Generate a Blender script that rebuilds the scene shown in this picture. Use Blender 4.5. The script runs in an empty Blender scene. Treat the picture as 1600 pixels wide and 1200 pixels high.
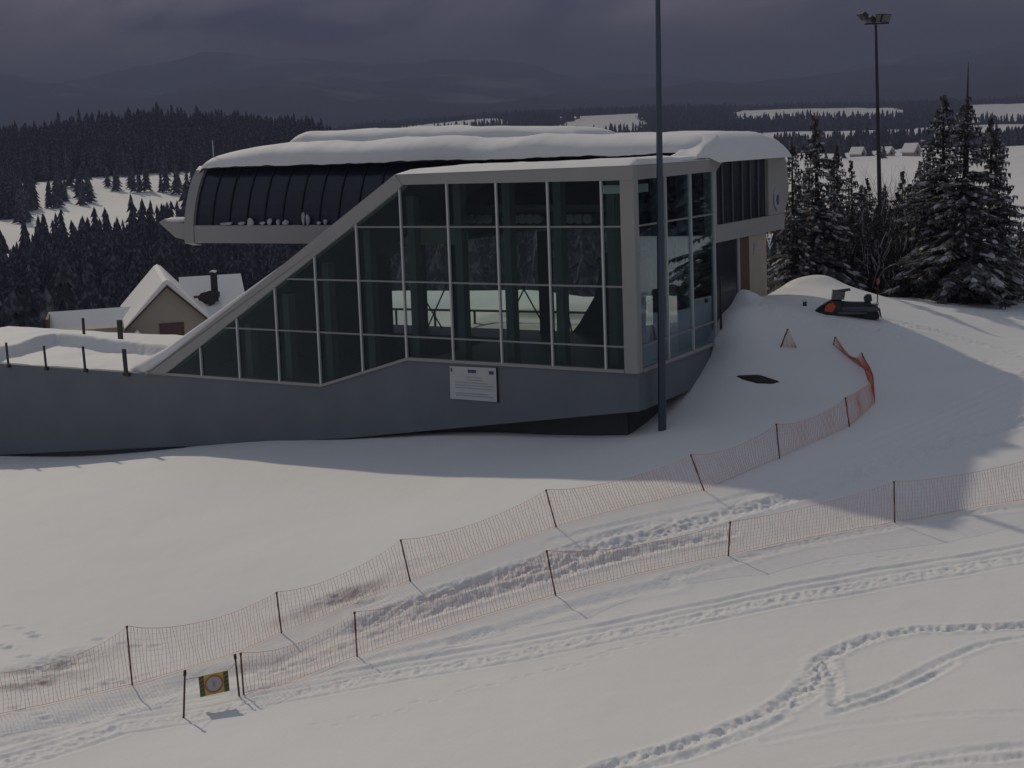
import bpy, math, random
import numpy as np
from mathutils import Matrix, Vector
random.seed(7); rng = np.random.default_rng(7)
SC = bpy.context.scene
COL = SC.collection

# ------------------------------------------------------------------ camera (solved from the facade grid)
F = 2122.4; PIT = 0.1107; ROL = 0.0361; PY = 463.7
YAW = 0.5346; CX, CY = 3.9611, 45.0
cp, sp, cr, sr = math.cos(PIT), math.sin(PIT), math.cos(ROL), math.sin(ROL)
cy, sy = math.cos(YAW), math.sin(YAW)
cd = bpy.data.cameras.new('camera'); cam = bpy.data.objects.new('camera', cd); COL.objects.link(cam)
cd.sensor_width = 36; cd.lens = F/1600*36; cd.shift_y = -(600-PY)/1600
cd.clip_start = 0.5; cd.clip_end = 40000
r0 = Vector((1, 0, 0)); u0 = Vector((0, sp, cp)); f0 = Vector((0, cp, -sp))
R = cr*r0 - sr*u0; U = sr*r0 + cr*u0
cam.matrix_world = Matrix(((R.x, U.x, -f0.x, 0), (R.y, U.y, -f0.y, 0), (R.z, U.z, -f0.z, 0), (0, 0, 0, 1)))
SC.camera = cam

# survey helpers: read a place off the photograph, return a point of the real scene
def ray(px, py):
    a, b = px-800, py-PY
    X = a*cr - b*sr; Y = a*sr + b*cr
    x, zc = X/F, -Y/F
    return np.array([x, cp+zc*sp, -sp+zc*cp])
def atD(px, py, D): r = ray(px, py); return r*D/r[1]
def onZ(px, py, z): r = ray(px, py); return r*z/r[2]
def W(u, v, z=0): return np.array([CX+u*cy+v*sy, CY-u*sy+v*cy, z])
def toUV(x, y): dx, dy = x-CX, y-CY; return dx*cy-dy*sy, dx*sy+dy*cy
def onV(px, py, v=0):
    r = ray(px, py); n = np.array([sy, cy, 0]); t = (v+n@np.array([CX, CY, 0]))/(n@r); p = r*t
    a, b = toUV(p[0], p[1]); return a, b, p[2]

# ------------------------------------------------------------------ materials
def nt(name):
    m = bpy.data.materials.new(name); m.use_nodes = True
    n = m.node_tree.nodes; return m, n, m.node_tree.links, n['Principled BSDF']
def mat(name, col, rough=.6, metal=0, var=.12, scale=6, bump=0, bscale=30, spec=.5, coords='Object'):
    m, n, l, b = nt(name)
    tc = n.new('ShaderNodeTexCoord'); no = n.new('ShaderNodeTexNoise'); no.inputs['Scale'].default_value = scale
    no.inputs['Detail'].default_value = 5; l.new(tc.outputs[coords], no.inputs['Vector'])
    mx = n.new('ShaderNodeMix'); mx.data_type = 'RGBA'
    mx.inputs[6].default_value = (*[c*(1-var) for c in col], 1); mx.inputs[7].default_value = (*[min(1, c*(1+var)) for c in col], 1)
    l.new(no.outputs['Fac'], mx.inputs[0]); l.new(mx.outputs[2], b.inputs['Base Color'])
    b.inputs['Roughness'].default_value = rough; b.inputs['Metallic'].default_value = metal
    b.inputs['Specular IOR Level'].default_value = spec
    if bump:
        n2 = n.new('ShaderNodeTexNoise'); n2.inputs['Scale'].default_value = bscale; n2.inputs['Detail'].default_value = 6
        l.new(tc.outputs[coords], n2.inputs['Vector'])
        bp = n.new('ShaderNodeBump'); bp.inputs['Strength'].default_value = bump; bp.inputs['Distance'].default_value = .03
        l.new(n2.outputs['Fac'], bp.inputs['Height']); l.new(bp.outputs['Normal'], b.inputs['Normal'])
    return m
M = {}
M['white'] = mat('white_cladding', (.335, .335, .325), .5, var=.06, scale=1.2)
M['alu'] = mat('aluminium_profile', (.58, .60, .60), .4, .3, var=.05)
M['transom'] = mat('grey_transom', (.27, .28, .28), .45, .2, var=.05)
M['concrete'] = mat('grey_concrete', (.155, .175, .195),   .8, var=.2, scale=.55, bump=.2, bscale=12)
M['plinth'] = mat('dark_plinth', (.05, .055, .05), .85, scale=2)
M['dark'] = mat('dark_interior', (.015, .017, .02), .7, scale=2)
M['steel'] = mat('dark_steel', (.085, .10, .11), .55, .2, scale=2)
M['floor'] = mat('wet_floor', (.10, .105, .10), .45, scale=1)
M['tint'] = mat('dark_tinted_glazing', (.018, .022, .036), .22, var=.3, scale=.8, spec=.45)
M['seam'] = mat('black_rubber_seam', (.008, .008, .012), .7)
M['snowcap'] = mat('settled_snow', (.78, .78, .78), .75, var=.03, scale=2, bump=.35, bscale=5)
M['beige'] = mat('beige_render', (.40, .36, .29), .85, scale=2)
M['housewall'] = mat('house_render', (.36, .32, .27), .85, scale=1)
M['wood'] = mat('brown_timber', (.10, .06, .045), .8, scale=3)
M['shutter'] = mat('red_brown_shutter', (.11, .055, .06), .7)
M['chim'] = mat('dark_chimney', (.03, .028, .035), .85)
M['lamp_pole'] = mat('slate_pole', (.06, .08, .11), .45, .3, scale=2)
M['lamp_dark'] = mat('dark_pole', (.035, .035, .045), .5, .3)
M['lens'] = mat('floodlight_lens', (.12, .11, .10), .25)
M['post'] = mat('fence_post', (.085, .03, .02), .6, var=.3, scale=9)
M['net'] = mat('orange_net', (.66, .29, .21), .6, var=.15)
M['netred'] = mat('red_orange_net', (.50, .10, .05), .6, var=.2)
M['black'] = mat('black_plastic', (.014, .016, .018), .35)
M['orange'] = mat('orange_panel', (.55, .09, .02), .4)
M['rubber'] = mat('rubber_track', (.018, .018, .02), .8)
M['yellow'] = mat('yellow_sign', (.50, .40, .10), .5, var=.06)
M['red'] = mat('red_ring', (.45, .10, .05), .5)
M['grey'] = mat('grey_disc', (.40, .41, .45), .5, var=.1, scale=14)
M['board'] = mat('white_board', (.53, .55, .55), .5, var=.07, scale=3)
M['print'] = mat('grey_print', (.34, .36, .38), .6)
M['blue'] = mat('blue_print', (.05, .07, .18), .6)
M['bark'] = mat('bark', (.045, .034, .028), .9, var=.4, scale=5)
M['earth'] = mat('bare_wet_ground', (.03, .028, .026), .9, var=.4, scale=3, bump=.5)

def mat_needles(name, col, snow, lo, hi, nscale):
    m, n, l, b = nt(name)
    tc = n.new('ShaderNodeTexCoord'); ge = n.new('ShaderNodeNewGeometry')
    no = n.new('ShaderNodeTexNoise'); no.inputs['Scale'].default_value = nscale; no.inputs['Detail'].default_value = 4
    l.new(ge.outputs['Position'], no.inputs['Vector'])
    c = n.new('ShaderNodeMix'); c.data_type = 'RGBA'
    c.inputs[6].default_value = (*[x*.6 for x in col], 1); c.inputs[7].default_value = (*[x*1.5 for x in col], 1)
    l.new(no.outputs['Fac'], c.inputs[0])
    n2 = n.new('ShaderNodeTexNoise'); n2.inputs['Scale'].default_value = nscale*2.3; n2.inputs['Detail'].default_value = 3
    l.new(ge.outputs['Position'], n2.inputs['Vector'])
    mr = n.new('ShaderNodeMapRange'); mr.inputs['From Min'].default_value = lo; mr.inputs['From Max'].default_value = hi
    mr.inputs['To Max'].default_value = 1
    l.new(n2.outputs['Fac'], mr.inputs['Value'])
    s = n.new('ShaderNodeMix'); s.data_type = 'RGBA'; s.inputs[7].default_value = (*snow, 1)
    l.new(mr.outputs['Result'], s.inputs[0]); l.new(c.outputs[2], s.inputs[6]); l.new(s.outputs[2], b.inputs['Base Color'])
    b.inputs['Roughness'].default_value = .85; b.inputs['Specular IOR Level'].default_value = .2
    return m
M['needles'] = mat_needles('spruce_needles', (.072, .068, .066), (.34, .34, .36), .48, .70, 1.3)
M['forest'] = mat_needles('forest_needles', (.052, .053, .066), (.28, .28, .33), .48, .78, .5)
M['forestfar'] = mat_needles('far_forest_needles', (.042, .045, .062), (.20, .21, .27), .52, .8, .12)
M['branchsnow'] = mat('branch_snow', (.50, .50, .53), .8, var=.35, scale=3)

def mat_glass():
    m = bpy.data.materials.new('hall_glass'); m.use_nodes = True; n = m.node_tree.nodes; l = m.node_tree.links
    n.remove(n['Principled BSDF']); out = n['Material Output']
    t = n.new('ShaderNodeBsdfTransparent'); t.inputs[0].default_value = (.74, .815, .80, 1)
    g = n.new('ShaderNodeBsdfGlossy'); g.inputs['Roughness'].default_value = .015; g.inputs[0].default_value = (.75, .88, 1, 1)
    lw = n.new('ShaderNodeLayerWeight'); lw.inputs['Blend'].default_value = .5      # Schlick reflectance, the same on both faces
    pw = n.new('ShaderNodeMath'); pw.operation = 'POWER'; pw.inputs[1].default_value = 3.0; l.new(lw.outputs['Facing'], pw.inputs[0])
    fr = n.new('ShaderNodeMath'); fr.operation = 'MULTIPLY_ADD'; fr.inputs[1].default_value = .9; fr.inputs[2].default_value = .012; l.new(pw.outputs[0], fr.inputs[0])
    mx = n.new('ShaderNodeMixShader'); l.new(fr.outputs[0], mx.inputs[0]); l.new(t.outputs[0], mx.inputs[1]); l.new(g.outputs[0], mx.inputs[2])
    l.new(mx.outputs[0], out.inputs['Surface']); return m
M['glass'] = mat_glass()

def mat_ground():
    m, n, l, b = nt('snow_ground')
    at = n.new('ShaderNodeAttribute'); at.attribute_name = 'cover'
    tc = n.new('ShaderNodeTexCoord')
    no = n.new('ShaderNodeTexNoise'); no.inputs['Scale'].default_value = .35; no.inputs['Detail'].default_value = 6
    l.new(tc.outputs['Object'], no.inputs['Vector'])
    sn = n.new('ShaderNodeMix'); sn.data_type = 'RGBA'; sn.inputs[6].default_value = (.77, .765, .76, 1); sn.inputs[7].default_value = (.83, .83, .83, 1)
    l.new(no.outputs['Fac'], sn.inputs[0])
    n3 = n.new('ShaderNodeTexNoise'); n3.inputs['Scale'].default_value = .02; n3.inputs['Detail'].default_value = 8
    l.new(tc.outputs['Object'], n3.inputs['Vector'])
    fo = n.new('ShaderNodeMix'); fo.data_type = 'RGBA'; fo.inputs[6].default_value = (.012, .014, .020, 1); fo.inputs[7].default_value = (.034, .039, .052, 1)
    l.new(n3.outputs['Fac'], fo.inputs[0])
    mx = n.new('ShaderNodeMix'); mx.data_type = 'RGBA'
    sep = n.new('ShaderNodeSeparateColor'); l.new(at.outputs['Color'], sep.inputs[0])
    np_ = n.new('ShaderNodeTexNoise'); np_.inputs['Scale'].default_value = .0021; np_.inputs['Detail'].default_value = 6; l.new(tc.outputs['Object'], np_.inputs['Vector'])
    nr_ = n.new('ShaderNodeMapRange'); nr_.inputs['From Min'].default_value = .56; nr_.inputs['From Max'].default_value = .70; l.new(np_.outputs['Fac'], nr_.inputs['Value'])
    ng = n.new('ShaderNodeMath'); ng.operation = 'MULTIPLY'; l.new(nr_.outputs[0], ng.inputs[0]); l.new(sep.outputs[1], ng.inputs[1])
    ns_ = n.new('ShaderNodeMath'); ns_.operation = 'SUBTRACT'; ns_.use_clamp = True; l.new(sep.outputs[0], ns_.inputs[0]); l.new(ng.outputs[0], ns_.inputs[1])
    l.new(ns_.outputs[0], mx.inputs[0]); l.new(sn.outputs[2], mx.inputs[6]); l.new(fo.outputs[2], mx.inputs[7])
    dm = n.new('ShaderNodeMix'); dm.data_type = 'RGBA'; dm.inputs[7].default_value = (.16, .13, .145, 1); l.new(sep.outputs[2], dm.inputs[0]); l.new(mx.outputs[2], dm.inputs[6])
    l.new(dm.outputs[2], b.inputs['Base Color']); b.inputs['Roughness'].default_value = .75
    spm = n.new('ShaderNodeMath'); spm.operation = 'MULTIPLY_ADD'; spm.inputs[1].default_value = -.25; spm.inputs[2].default_value = .25; l.new(sep.outputs[0], spm.inputs[0]); l.new(spm.outputs[0], b.inputs['Specular IOR Level'])
    n2 = n.new('ShaderNodeTexNoise'); n2.inputs['Scale'].default_value = 9; n2.inputs['Detail'].default_value = 8; n2.inputs['Roughness'].default_value = .6
    l.new(tc.outputs['Object'], n2.inputs['Vector'])
    bp = n.new('ShaderNodeBump'); bp.inputs['Strength'].default_value = .28; bp.inputs['Distance'].default_value = .035
    l.new(n2.outputs['Fac'], bp.inputs['Height']); l.new(bp.outputs['Normal'], b.inputs['Normal'])
    return m
M['ground'] = mat_ground()

# ------------------------------------------------------------------ mesh helpers
def wm(o):
    m = o.matrix_basis.copy()
    while o.parent: o = o.parent; m = o.matrix_basis @ m
    return m
class MB:
    def __init__(s): s.v = []; s.f = []; s.mi = []; s.k = 0
    def add(s, vs, fs):
        o = len(s.v); s.v += [tuple(float(c) for c in p) for p in vs]
        for f in fs: s.f.append([o+i for i in f]); s.mi.append(s.k)
        return s
    def box(s, a0, a1, b0, b1, c0, c1):
        vs = [(x, y, z) for z in (c0, c1) for y in (b0, b1) for x in (a0, a1)]
        return s.add(vs, [(0, 2, 3, 1), (4, 5, 7, 6), (0, 1, 5, 4), (2, 6, 7, 3), (0, 4, 6, 2), (1, 3, 7, 5)])
    def prism(s, pts, fn0, fn1):
        n = len(pts); vs = [fn0(*p) for p in pts]+[fn1(*p) for p in pts]
        fs = [list(range(n))[::-1], list(range(n, 2*n))]+[(i, (i+1) % n, n+(i+1) % n, n+i) for i in range(n)]
        return s.add(vs, fs)
    def uz(s, pts, v0, v1): return s.prism(pts, lambda a, b: (a, v0, b), lambda a, b: (a, v1, b))
    def vz(s, pts, u0_, u1_): return s.prism(pts, lambda a, b: (u0_, a, b), lambda a, b: (u1_, a, b))
    def tube(s, path, rad, n=6, cap=True):
        P = [Vector(tuple(float(c) for c in p)) for p in path]; m = len(P)
        if not hasattr(rad, '__len__'): rad = [rad]*m
        o = len(s.v); a = None
        for i in range(m):
            t = (P[min(i+1, m-1)]-P[max(i-1, 0)]).normalized()
            if a is None: a = t.orthogonal().normalized()
            else:
                a = a - t*a.dot(t)
                a = a.normalized() if a.length > 1e-6 else t.orthogonal().normalized()
            b = t.cross(a)
            for k in range(n):
                an = 2*math.pi*k/n; q = P[i]+(a*math.cos(an)+b*math.sin(an))*rad[i]; s.v.append((q.x, q.y, q.z))
        for i in range(m-1):
            for k in range(n):
                s.f.append([o+i*n+k, o+i*n+(k+1) % n, o+(i+1)*n+(k+1) % n, o+(i+1)*n+k]); s.mi.append(s.k)
        if cap:
            s.f.append([o+k for k in range(n)][::-1]); s.mi.append(s.k)
            s.f.append([o+(m-1)*n+k for k in range(n)]); s.mi.append(s.k)
        return s
    def disc(s, c, ax, bx, th, r, n=28, r_in=0):
        c, ax, bx = Vector(c), Vector(ax), Vector(bx); nn = ax.cross(bx).normalized()*th
        if r_in:
            vs = []
            for k in range(n):
                an = 2*math.pi*k/n; d = ax*math.cos(an)+bx*math.sin(an)
                vs += [c+d*r, c+d*r_in, c+d*r+nn, c+d*r_in+nn]
            fs = []
            for k in range(n):
                i, j = 4*k, 4*((k+1) % n); fs += [(i, j, j+1, i+1), (i+2, i+3, j+3, j+2), (i, i+2, j+2, j), (i+1, j+1, j+3, i+3)]
            return s.add(vs, fs)
        vs = [c+(ax*math.cos(2*math.pi*k/n)+bx*math.sin(2*math.pi*k/n))*r for k in range(n)]
        return s.add(vs+[v+nn for v in vs], [list(range(n))[::-1], list(range(n, 2*n))]+[(i, (i+1) % n, n+(i+1) % n, n+i) for i in range(n)])
    def lump(s, c, rx, ry, rz, rot=0, seed=0, nu=12, nv=7, amp=.18):
        rr = random.Random(seed); o = len(s.v); ph = [rr.uniform(0, 6.3) for _ in range(6)]
        for j in range(nv+1):
            th = math.pi*j/nv
            for i in range(nu):
                a = 2*math.pi*i/nu; d = 1+amp*math.sin(2*a+ph[0])*math.sin(th*2+ph[1])+amp*.7*math.sin(3*a+ph[2]+2*th)
                x, y, z = rx*d*math.sin(th)*math.cos(a), ry*d*math.sin(th)*math.sin(a), rz*d*math.cos(th)
                s.v.append((c[0]+x*math.cos(rot)-y*math.sin(rot), c[1]+x*math.sin(rot)+y*math.cos(rot), c[2]+z))
        for j in range(nv):
            for i in range(nu):
                s.f.append([o+j*nu+i, o+(j+1)*nu+i, o+(j+1)*nu+(i+1) % nu, o+j*nu+(i+1) % nu]); s.mi.append(s.k)
        return s
    def build(s, name, m, parent=None, smooth=False, bevel=0, local=False):
        me = bpy.data.meshes.new(name)
        vs = s.v
        if parent is not None and not local:
            inv = wm(parent).inverted()
            vs = [tuple(inv @ Vector(p)) for p in vs]
        me.from_pydata(vs, [], s.f); me.validate()
        for q in (m if isinstance(m, (list, tuple)) else [m]): me.materials.append(q)
        if len(me.polygons) == len(s.mi) and isinstance(m, (list, tuple)): me.polygons.foreach_set('material_index', s.mi)
        if smooth: me.polygons.foreach_set('use_smooth', [True]*len(me.polygons))
        o = bpy.data.objects.new(name, me); COL.objects.link(o)
        if parent is not None: o.parent = parent
        if bevel:
            b = o.modifiers.new('bevel', 'BEVEL'); b.width = bevel; b.segments = 2; b.limit_method = 'ANGLE'
        return o
def tag(o, label=None, cat=None, group=None, kind=None):
    if label: o['label'] = label
    if cat: o['category'] = cat
    if group: o['group'] = group
    if kind: o['kind'] = kind
    return o
def empty(name, loc, rz=0, label=None, cat=None, group=None):
    o = bpy.data.objects.new(name, None); COL.objects.link(o); o.empty_display_size = .2
    o.matrix_basis = Matrix.Translation(Vector(tuple(float(c) for c in loc))) @ Matrix.Rotation(rz, 4, 'Z')
    return tag(o, label, cat, group)
def copy_tree(o, parent=None):
    c = o.copy(); COL.objects.link(c)
    if parent is not None: c.parent = parent
    for ch in list(o.children): copy_tree(ch, c)
    return c
def np_mesh(name, V, Fq, m, smooth=False):      # V (n,3), faces (k,3|4)
    me = bpy.data.meshes.new(name); n, k, q = len(V), len(Fq), Fq.shape[1]
    me.vertices.add(n); me.vertices.foreach_set('co', np.ascontiguousarray(V, dtype=np.float32).ravel())
    me.loops.add(k*q); me.loops.foreach_set('vertex_index', np.ascontiguousarray(Fq, dtype=np.int32).ravel())
    me.polygons.add(k); me.polygons.foreach_set('loop_start', np.arange(0, k*q, q, dtype=np.int32))
    me.polygons.foreach_set('use_smooth', np.full(k, smooth)); me.materials.append(m)
    me.update(calc_edges=True)
    o = bpy.data.objects.new(name, me); COL.objects.link(o); return o

# ------------------------------------------------------------------ noise
_lat = rng.random((256, 256))
def vnoise(x, y):
    xi, yi = np.floor(x).astype(int), np.floor(y).astype(int); fx, fy = x-xi, y-yi
    fx = fx*fx*(3-2*fx); fy = fy*fy*(3-2*fy)
    a = _lat[xi & 255, yi & 255]; b = _lat[(xi+1) & 255, yi & 255]; c = _lat[xi & 255, (yi+1) & 255]; d = _lat[(xi+1) & 255, (yi+1) & 255]
    return (a*(1-fx)+b*fx)*(1-fy)+(c*(1-fx)+d*fx)*fy
def fbm(x, y, o=4):
    s = 0; a = .5
    for i in range(o): s = s+a*(vnoise(x*2**i+17.3*i, y*2**i+5.1*i)-.5)*2; a *= .5
    return s
def sstep(a, b, x): t = np.clip((x-a)/(b-a), 0, 1); return t*t*(3-2*t)

# ------------------------------------------------------------------ terrain
CP = []
def cpx(px, py, D): CP.append(tuple(atD(px, py, D)))
for q in [(207, 1075, 28), (440, 990, 31), (641, 907, 32), (869, 823, 34), (1100, 765, 36), (1218, 717, 38), (1327, 667, 41.5), (1365, 630, 44.5),
          (1365, 588, 47.5), (1302, 540, 50.5), (287, 1123, 26), (381, 1088, 27), (558, 1025, 28.5), (868, 928, 30.5), (1138, 868, 31.5), (1398, 815, 33.5),
          (0, 1200, 23), (800, 1200, 21), (1600, 1200, 19), (1600, 700, 39), (1600, 600, 46), (1550, 520, 54), (1440, 471, 60), (1600, 500, 56), (1700, 520, 55),
          (1330, 500, 52), (1262, 486, 53), (1130, 500, 50.5), (1140, 540, 49.5), (1200, 520, 51), (1230, 545, 50), (1185, 600, 47.5), (-300, 1150, 25), (1900, 900, 28), (1300, 458, 59), (1370, 465, 60), (1250, 460, 60.5), (1210, 462, 59)]: cpx(*q)
for q in [(-32, 0, -13.3), (-20, 0, -11.9), (-12, 0, -10.95), (-7.8, 0, -10.52), (-4, 0, -10.3), (-.5, 0, -10.05), (.4, 3, -9.6), (.3, 6.4, -8.95), (.9, 8.2, -6.6), (.9, 12, -6.5), (-40, -4, -13.6), (-26, -4, -12.7), (-15, -4, -11.3),
          (-40, 5, -14), (-30, 10, -13.6), (-20, 10, -12), (-10, 14, -8.3), (-3, 17, -7.8), (2, 17, -7), (-14, 20, -8.1), (-15, 15, -8.2), (-25, 20, -13)]: CP.append(tuple(W(*q)))
for q in [(34, 68, -8.6), (42, 58, -8.9), (40, 45, -9.0), (30, 60, -8.4)]: CP.append(q)
CP = np.array(CP)
def tps(r2): return r2*np.log(r2+1e-9)*.5
_n = len(CP); _P = np.c_[np.ones(_n), CP[:, :2]]
_K = tps(((CP[:, None, :2]-CP[None, :, :2])**2).sum(2))+np.eye(_n)*2.0
_A = np.block([[_K, _P], [_P.T, np.zeros((3, 3))]]); _w = np.linalg.solve(_A, np.r_[CP[:, 2], 0, 0, 0])
def rbf(x, y):
    z = _w[_n]+_w[_n+1]*x+_w[_n+2]*y
    for i in range(_n): z = z+_w[i]*tps((x-CP[i, 0])**2+(y-CP[i, 1])**2)
    return z
FD = np.array([70, 85, 110, 150, 200, 300, 450, 550, 700, 1000, 1500, 2200, 3500, 5000, 7500, 10500.])
FPX = np.array([-1200, 0, 300, 480, 600, 800, 1000, 1240, 1450, 1600, 2400.])
FZ = np.array([
 [-14, -17, -22, -30, -33, -27, -18, -8, 10, 15, 20, 30, 80, 250, 420, 300],
 [-14, -16, -20, -30, -33, -27, -17, -9, 9, -2, -15, 0, 50, 230, 430, 300],
 [-13, -15, -20, -30, -33, -27, -15, -7, 13, 4, -15, 0, 60, 240, 470, 350],
 [-8.6, -10, -20, -30, -33, -27, -20, -13, 7, -5, -10, 20, 60, 250, 480, 350],
 [-8, -8.8, -19, -30, -33, -28, -24, -18, -12, -12, -5, 35, 60, 230, 460, 350],
 [-8, -9, -18, -30, -32, -28, -25, -20, -15, -14, 0, 45, 60, 210, 380, 300],
 [-8, -10, -18, -30, -32, -28, -24, -20, -14, -12, 2, 45, 60, 160, 320, 300],
 [-8.3, -11, -16, -25, -28, -18, -14, -13, -12, -12, 4, 42, 60, 140, 280, 250],
 [-9, -12, -16, -24, -22, -15, -13, -12.5, -12, -12, 2, 38, 60, 190, 380, 300],
 [-9.5, -12, -16, -24, -22, -15, -13.5, -12.5, -12, -12, 2, 38, 60, 240, 430, 350],
 [-9, -9, -9.5, -10.5, -12, -13, -14, -12, -10, -8, 4, 30, 60, 240, 400, 350]], float)
def farz(x, y):
    D = np.hypot(x, y) if False else np.maximum(y, .35*np.hypot(x, y))
    px = 800+F*x/np.maximum(D, 1)
    ld = np.log(np.clip(D, 70, 10499)); L = np.log(FD)
    j = np.clip(np.searchsorted(L, ld)-1, 0, len(L)-2); t = (ld-L[j])/(L[j+1]-L[j]); t = t*t*(3-2*t)*.5+t*.5
    p = np.clip(px, FPX[0], FPX[-1]-1e-3); i = np.clip(np.searchsorted(FPX, p)-1, 0, len(FPX)-2); s = (p-FPX[i])/(FPX[i+1]-FPX[i]); s = s*s*(3-2*s)
    z = (FZ[i, j]*(1-t)+FZ[i, j+1]*t)*(1-s)+(FZ[i+1, j]*(1-t)+FZ[i+1, j+1]*t)*s
    z = z+fbm(x/55, y/55, 3)*np.clip((D-150)/150, 0, 1)*2.0
    z = z+fbm(x/700+3, y/700, 5)*np.clip((D-2500)/3000, 0, 1)*130
    return z
def base(x, y):
    x = np.asarray(x, float); y = np.asarray(y, float)
    xc = np.clip(x, -48, 42); yc = np.clip(y, 8, 72)
    n = rbf(xc, yc)
    rr = np.hypot(x, y); w = sstep(61, 77, np.maximum(y, .75*rr))
    z = n*(1-w)+farz(x, y)*w
    # heaps beside the control room and by the snowmobile
    for (px, py, D, h, sg) in [(1240, 452, 59.5, .42, .62), (1284, 454, 59.2, .46, .68), (1222, 456, 58, .2, .7), (1160, 452, 53.5, .55, .55), (1318, 470, 58.5, .35, 1.4), (1150, 488, 51.5, .3, .8), (1215, 492, 52, .25, .8)]:
        c = atD(px, py, D); z = z+h*np.exp(-((x-c[0])**2+(y-c[1])**2)/(2*sg*sg))
    u, v = toUV(x, y)
    m = sstep(-.1, -.5, u)*sstep(.2, .7, v)*sstep(-17, -15.5, u)*sstep(16.2, 15.4, v)
    z = z*(1-m)+np.minimum(z, -8.3)*m
    m2 = sstep(-20.5, -21.5, u)*sstep(-.1, .6, v)*sstep(9.5, 8.5, v)*sstep(-42, -40, u)      # under the terrace
    z = z*(1-m2)+np.minimum(z, -10)*m2
    return z
def hit(px, py, f=None, lo=12, hi=75):
    f = f or base; r = ray(px, py); d = np.linspace(lo, hi, 1600)/r[1]
    h = r[2]*d-f(r[0]*d, r[1]*d); i = np.argmax(h <= 0)
    if h[i] > 0: i = len(d)-1
    if i > 0: t = h[i-1]/(h[i-1]-h[i]); dd = d[i-1]+(d[i]-d[i-1])*t
    else: dd = d[0]
    return r*dd

TR = []   # (polyline px, width m, depth m, berm m, roughness)
def tr(pts, w, d, b=.0, ro=0): TR.append(([hit(*p) for p in pts], w, d, b, ro))
A_up = [(-60, 1200), (200, 1118), (420, 1073), (640, 1030), (760, 1010), (960, 970), (1120, 938), (1250, 910), (1420, 880), (1660, 838)]
A_md = [(x, y+10) for x, y in A_up]; A_lo = [(x, y+30) for x, y in A_up]; A_ce = [(x, y+19) for x, y in A_up]
tr(A_up, .085, .085, .03, .01); tr(A_md, .07, .05, .02, .01); tr(A_lo, .07, .06, .02, .01); tr(A_ce, .16, .02, 0, .09)
tr([(700, 1300), (960, 1197), (1050, 1170), (1130, 1143), (1200, 1115), (1245, 1085), (1275, 1050), (1285, 1030), (1320, 1012), (1370, 995), (1430, 985), (1520, 980), (1660, 970)], .13, .13, .06, .16)
tr([(980, 1210), (1090, 1178), (1170, 1150), (1225, 1125)], .09, .08, .03, .06)
tr([(1290, 1040), (1283, 1065), (1262, 1092), (1235, 1110)], .1, .09, .05, .08); tr([(1298, 1035), (1302, 1070), (1306, 1104)], .09, .1, .05, .06)
tr([(1306, 1104), (1400, 1070), (1475, 1032), (1540, 1005), (1660, 985)], .09, .10, .04, .05); tr([(1300, 1118), (1380, 1092), (1450, 1060), (1490, 1035)], .08, .09, .03, .04)
tr([(1200, 1158), (1300, 1138), (1450, 1120), (1660, 1112)], .1, .03, .02, .01)
tr([(1250, 1215), (1400, 1190), (1520, 1172), (1660, 1158)], .1, .08, .03, .03); tr([(1330, 1215), (1460, 1195), (1600, 1180), (1660, 1172)], .09, .06, .03, .06)
tr([(-60, 1178), (100, 1135), (200, 1102), (300, 1065), (420, 1035), (520, 1000), (600, 968)], .42, .24, .04, .03)
tr([(560, 975), (600, 960), (680, 928), (770, 903), (860, 882), (960, 852), (1060, 826), (1150, 800), (1280, 765), (1400, 718), (1500, 690), (1660, 640)], .2, .12, .08, .14)
tr([(420, 1052), (520, 1018), (600, 985), (680, 955), (770, 925), (860, 900), (960, 872), (1060, 850), (1140, 835)], .16, .10, .08, .10)
tr([(640, 945), (720, 920), (790, 890), (860, 868), (960, 835), (1080, 810)], .14, .07, .06, .07)
tr([(-60, 1180), (150, 1128), (300, 1095), (420, 1072), (540, 1040), (640, 1015), (700, 1002), (760, 985)], .14, .08, .04, .02)
tr([(720, 1002), (800, 978), (900, 945), (960, 930), (1050, 912)], .2, .09, .04, .02)
tr([(1040, 905), (1140, 878), (1250, 850), (1400, 820), (1520, 800), (1660, 785)], .14, .05, .04, .05)
tr([(860, 845), (1000, 812), (1120, 785), (1260, 745), (1400, 700)], .12, .05, .03, .02)
for k in range(7):
    o = k*13
    tr([(1330, 700+o), (1400, 672+o), (1500, 628+o*.9), (1660, 565+o*.8)], .1, .05+.02*(k % 2), .03, .03)
tr([(1240, 600), (1340, 610), (1430, 630), (1520, 640), (1640, 655)], .12, .04, .03, .03)
tr([(1380, 500), (1470, 520), (1560, 545), (1680, 580)], .25, .06, .06, .08); tr([(1360, 512), (1450, 535), (1550, 568), (1680, 610)], .2, .06, .05, .05)
tr([(1130, 486), (1200, 492), (1300, 505), (1400, 525)], .25, .03, .06, .08)
def px_big(a): return a[0] < 300 and a[1] < 1130
for (a, b2, n) in [((0, 985), (70, 1000), 4), ((0, 1010), (60, 1045), 5), ((130, 1085), (230, 1060), 7), ((10, 1115), (80, 1128), 4), ((850, 1050), (1060, 985), 14), ((1270, 880), (1500, 860), 8), ((480, 1140), (850, 1050), 12), ((140, 1000), (250, 1020), 4)]:
    for k in range(n):
        t = (k+.5)/n; p = (a[0]+(b2[0]-a[0])*t+random.uniform(-8, 8), a[1]+(b2[1]-a[1])*t+random.uniform(-6, 6))
        big = px_big(a); tr([p, (p[0]+6, p[1]-1)], .09 if big else .06, .10 if big else .035, .03 if big else .01, .02)
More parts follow.
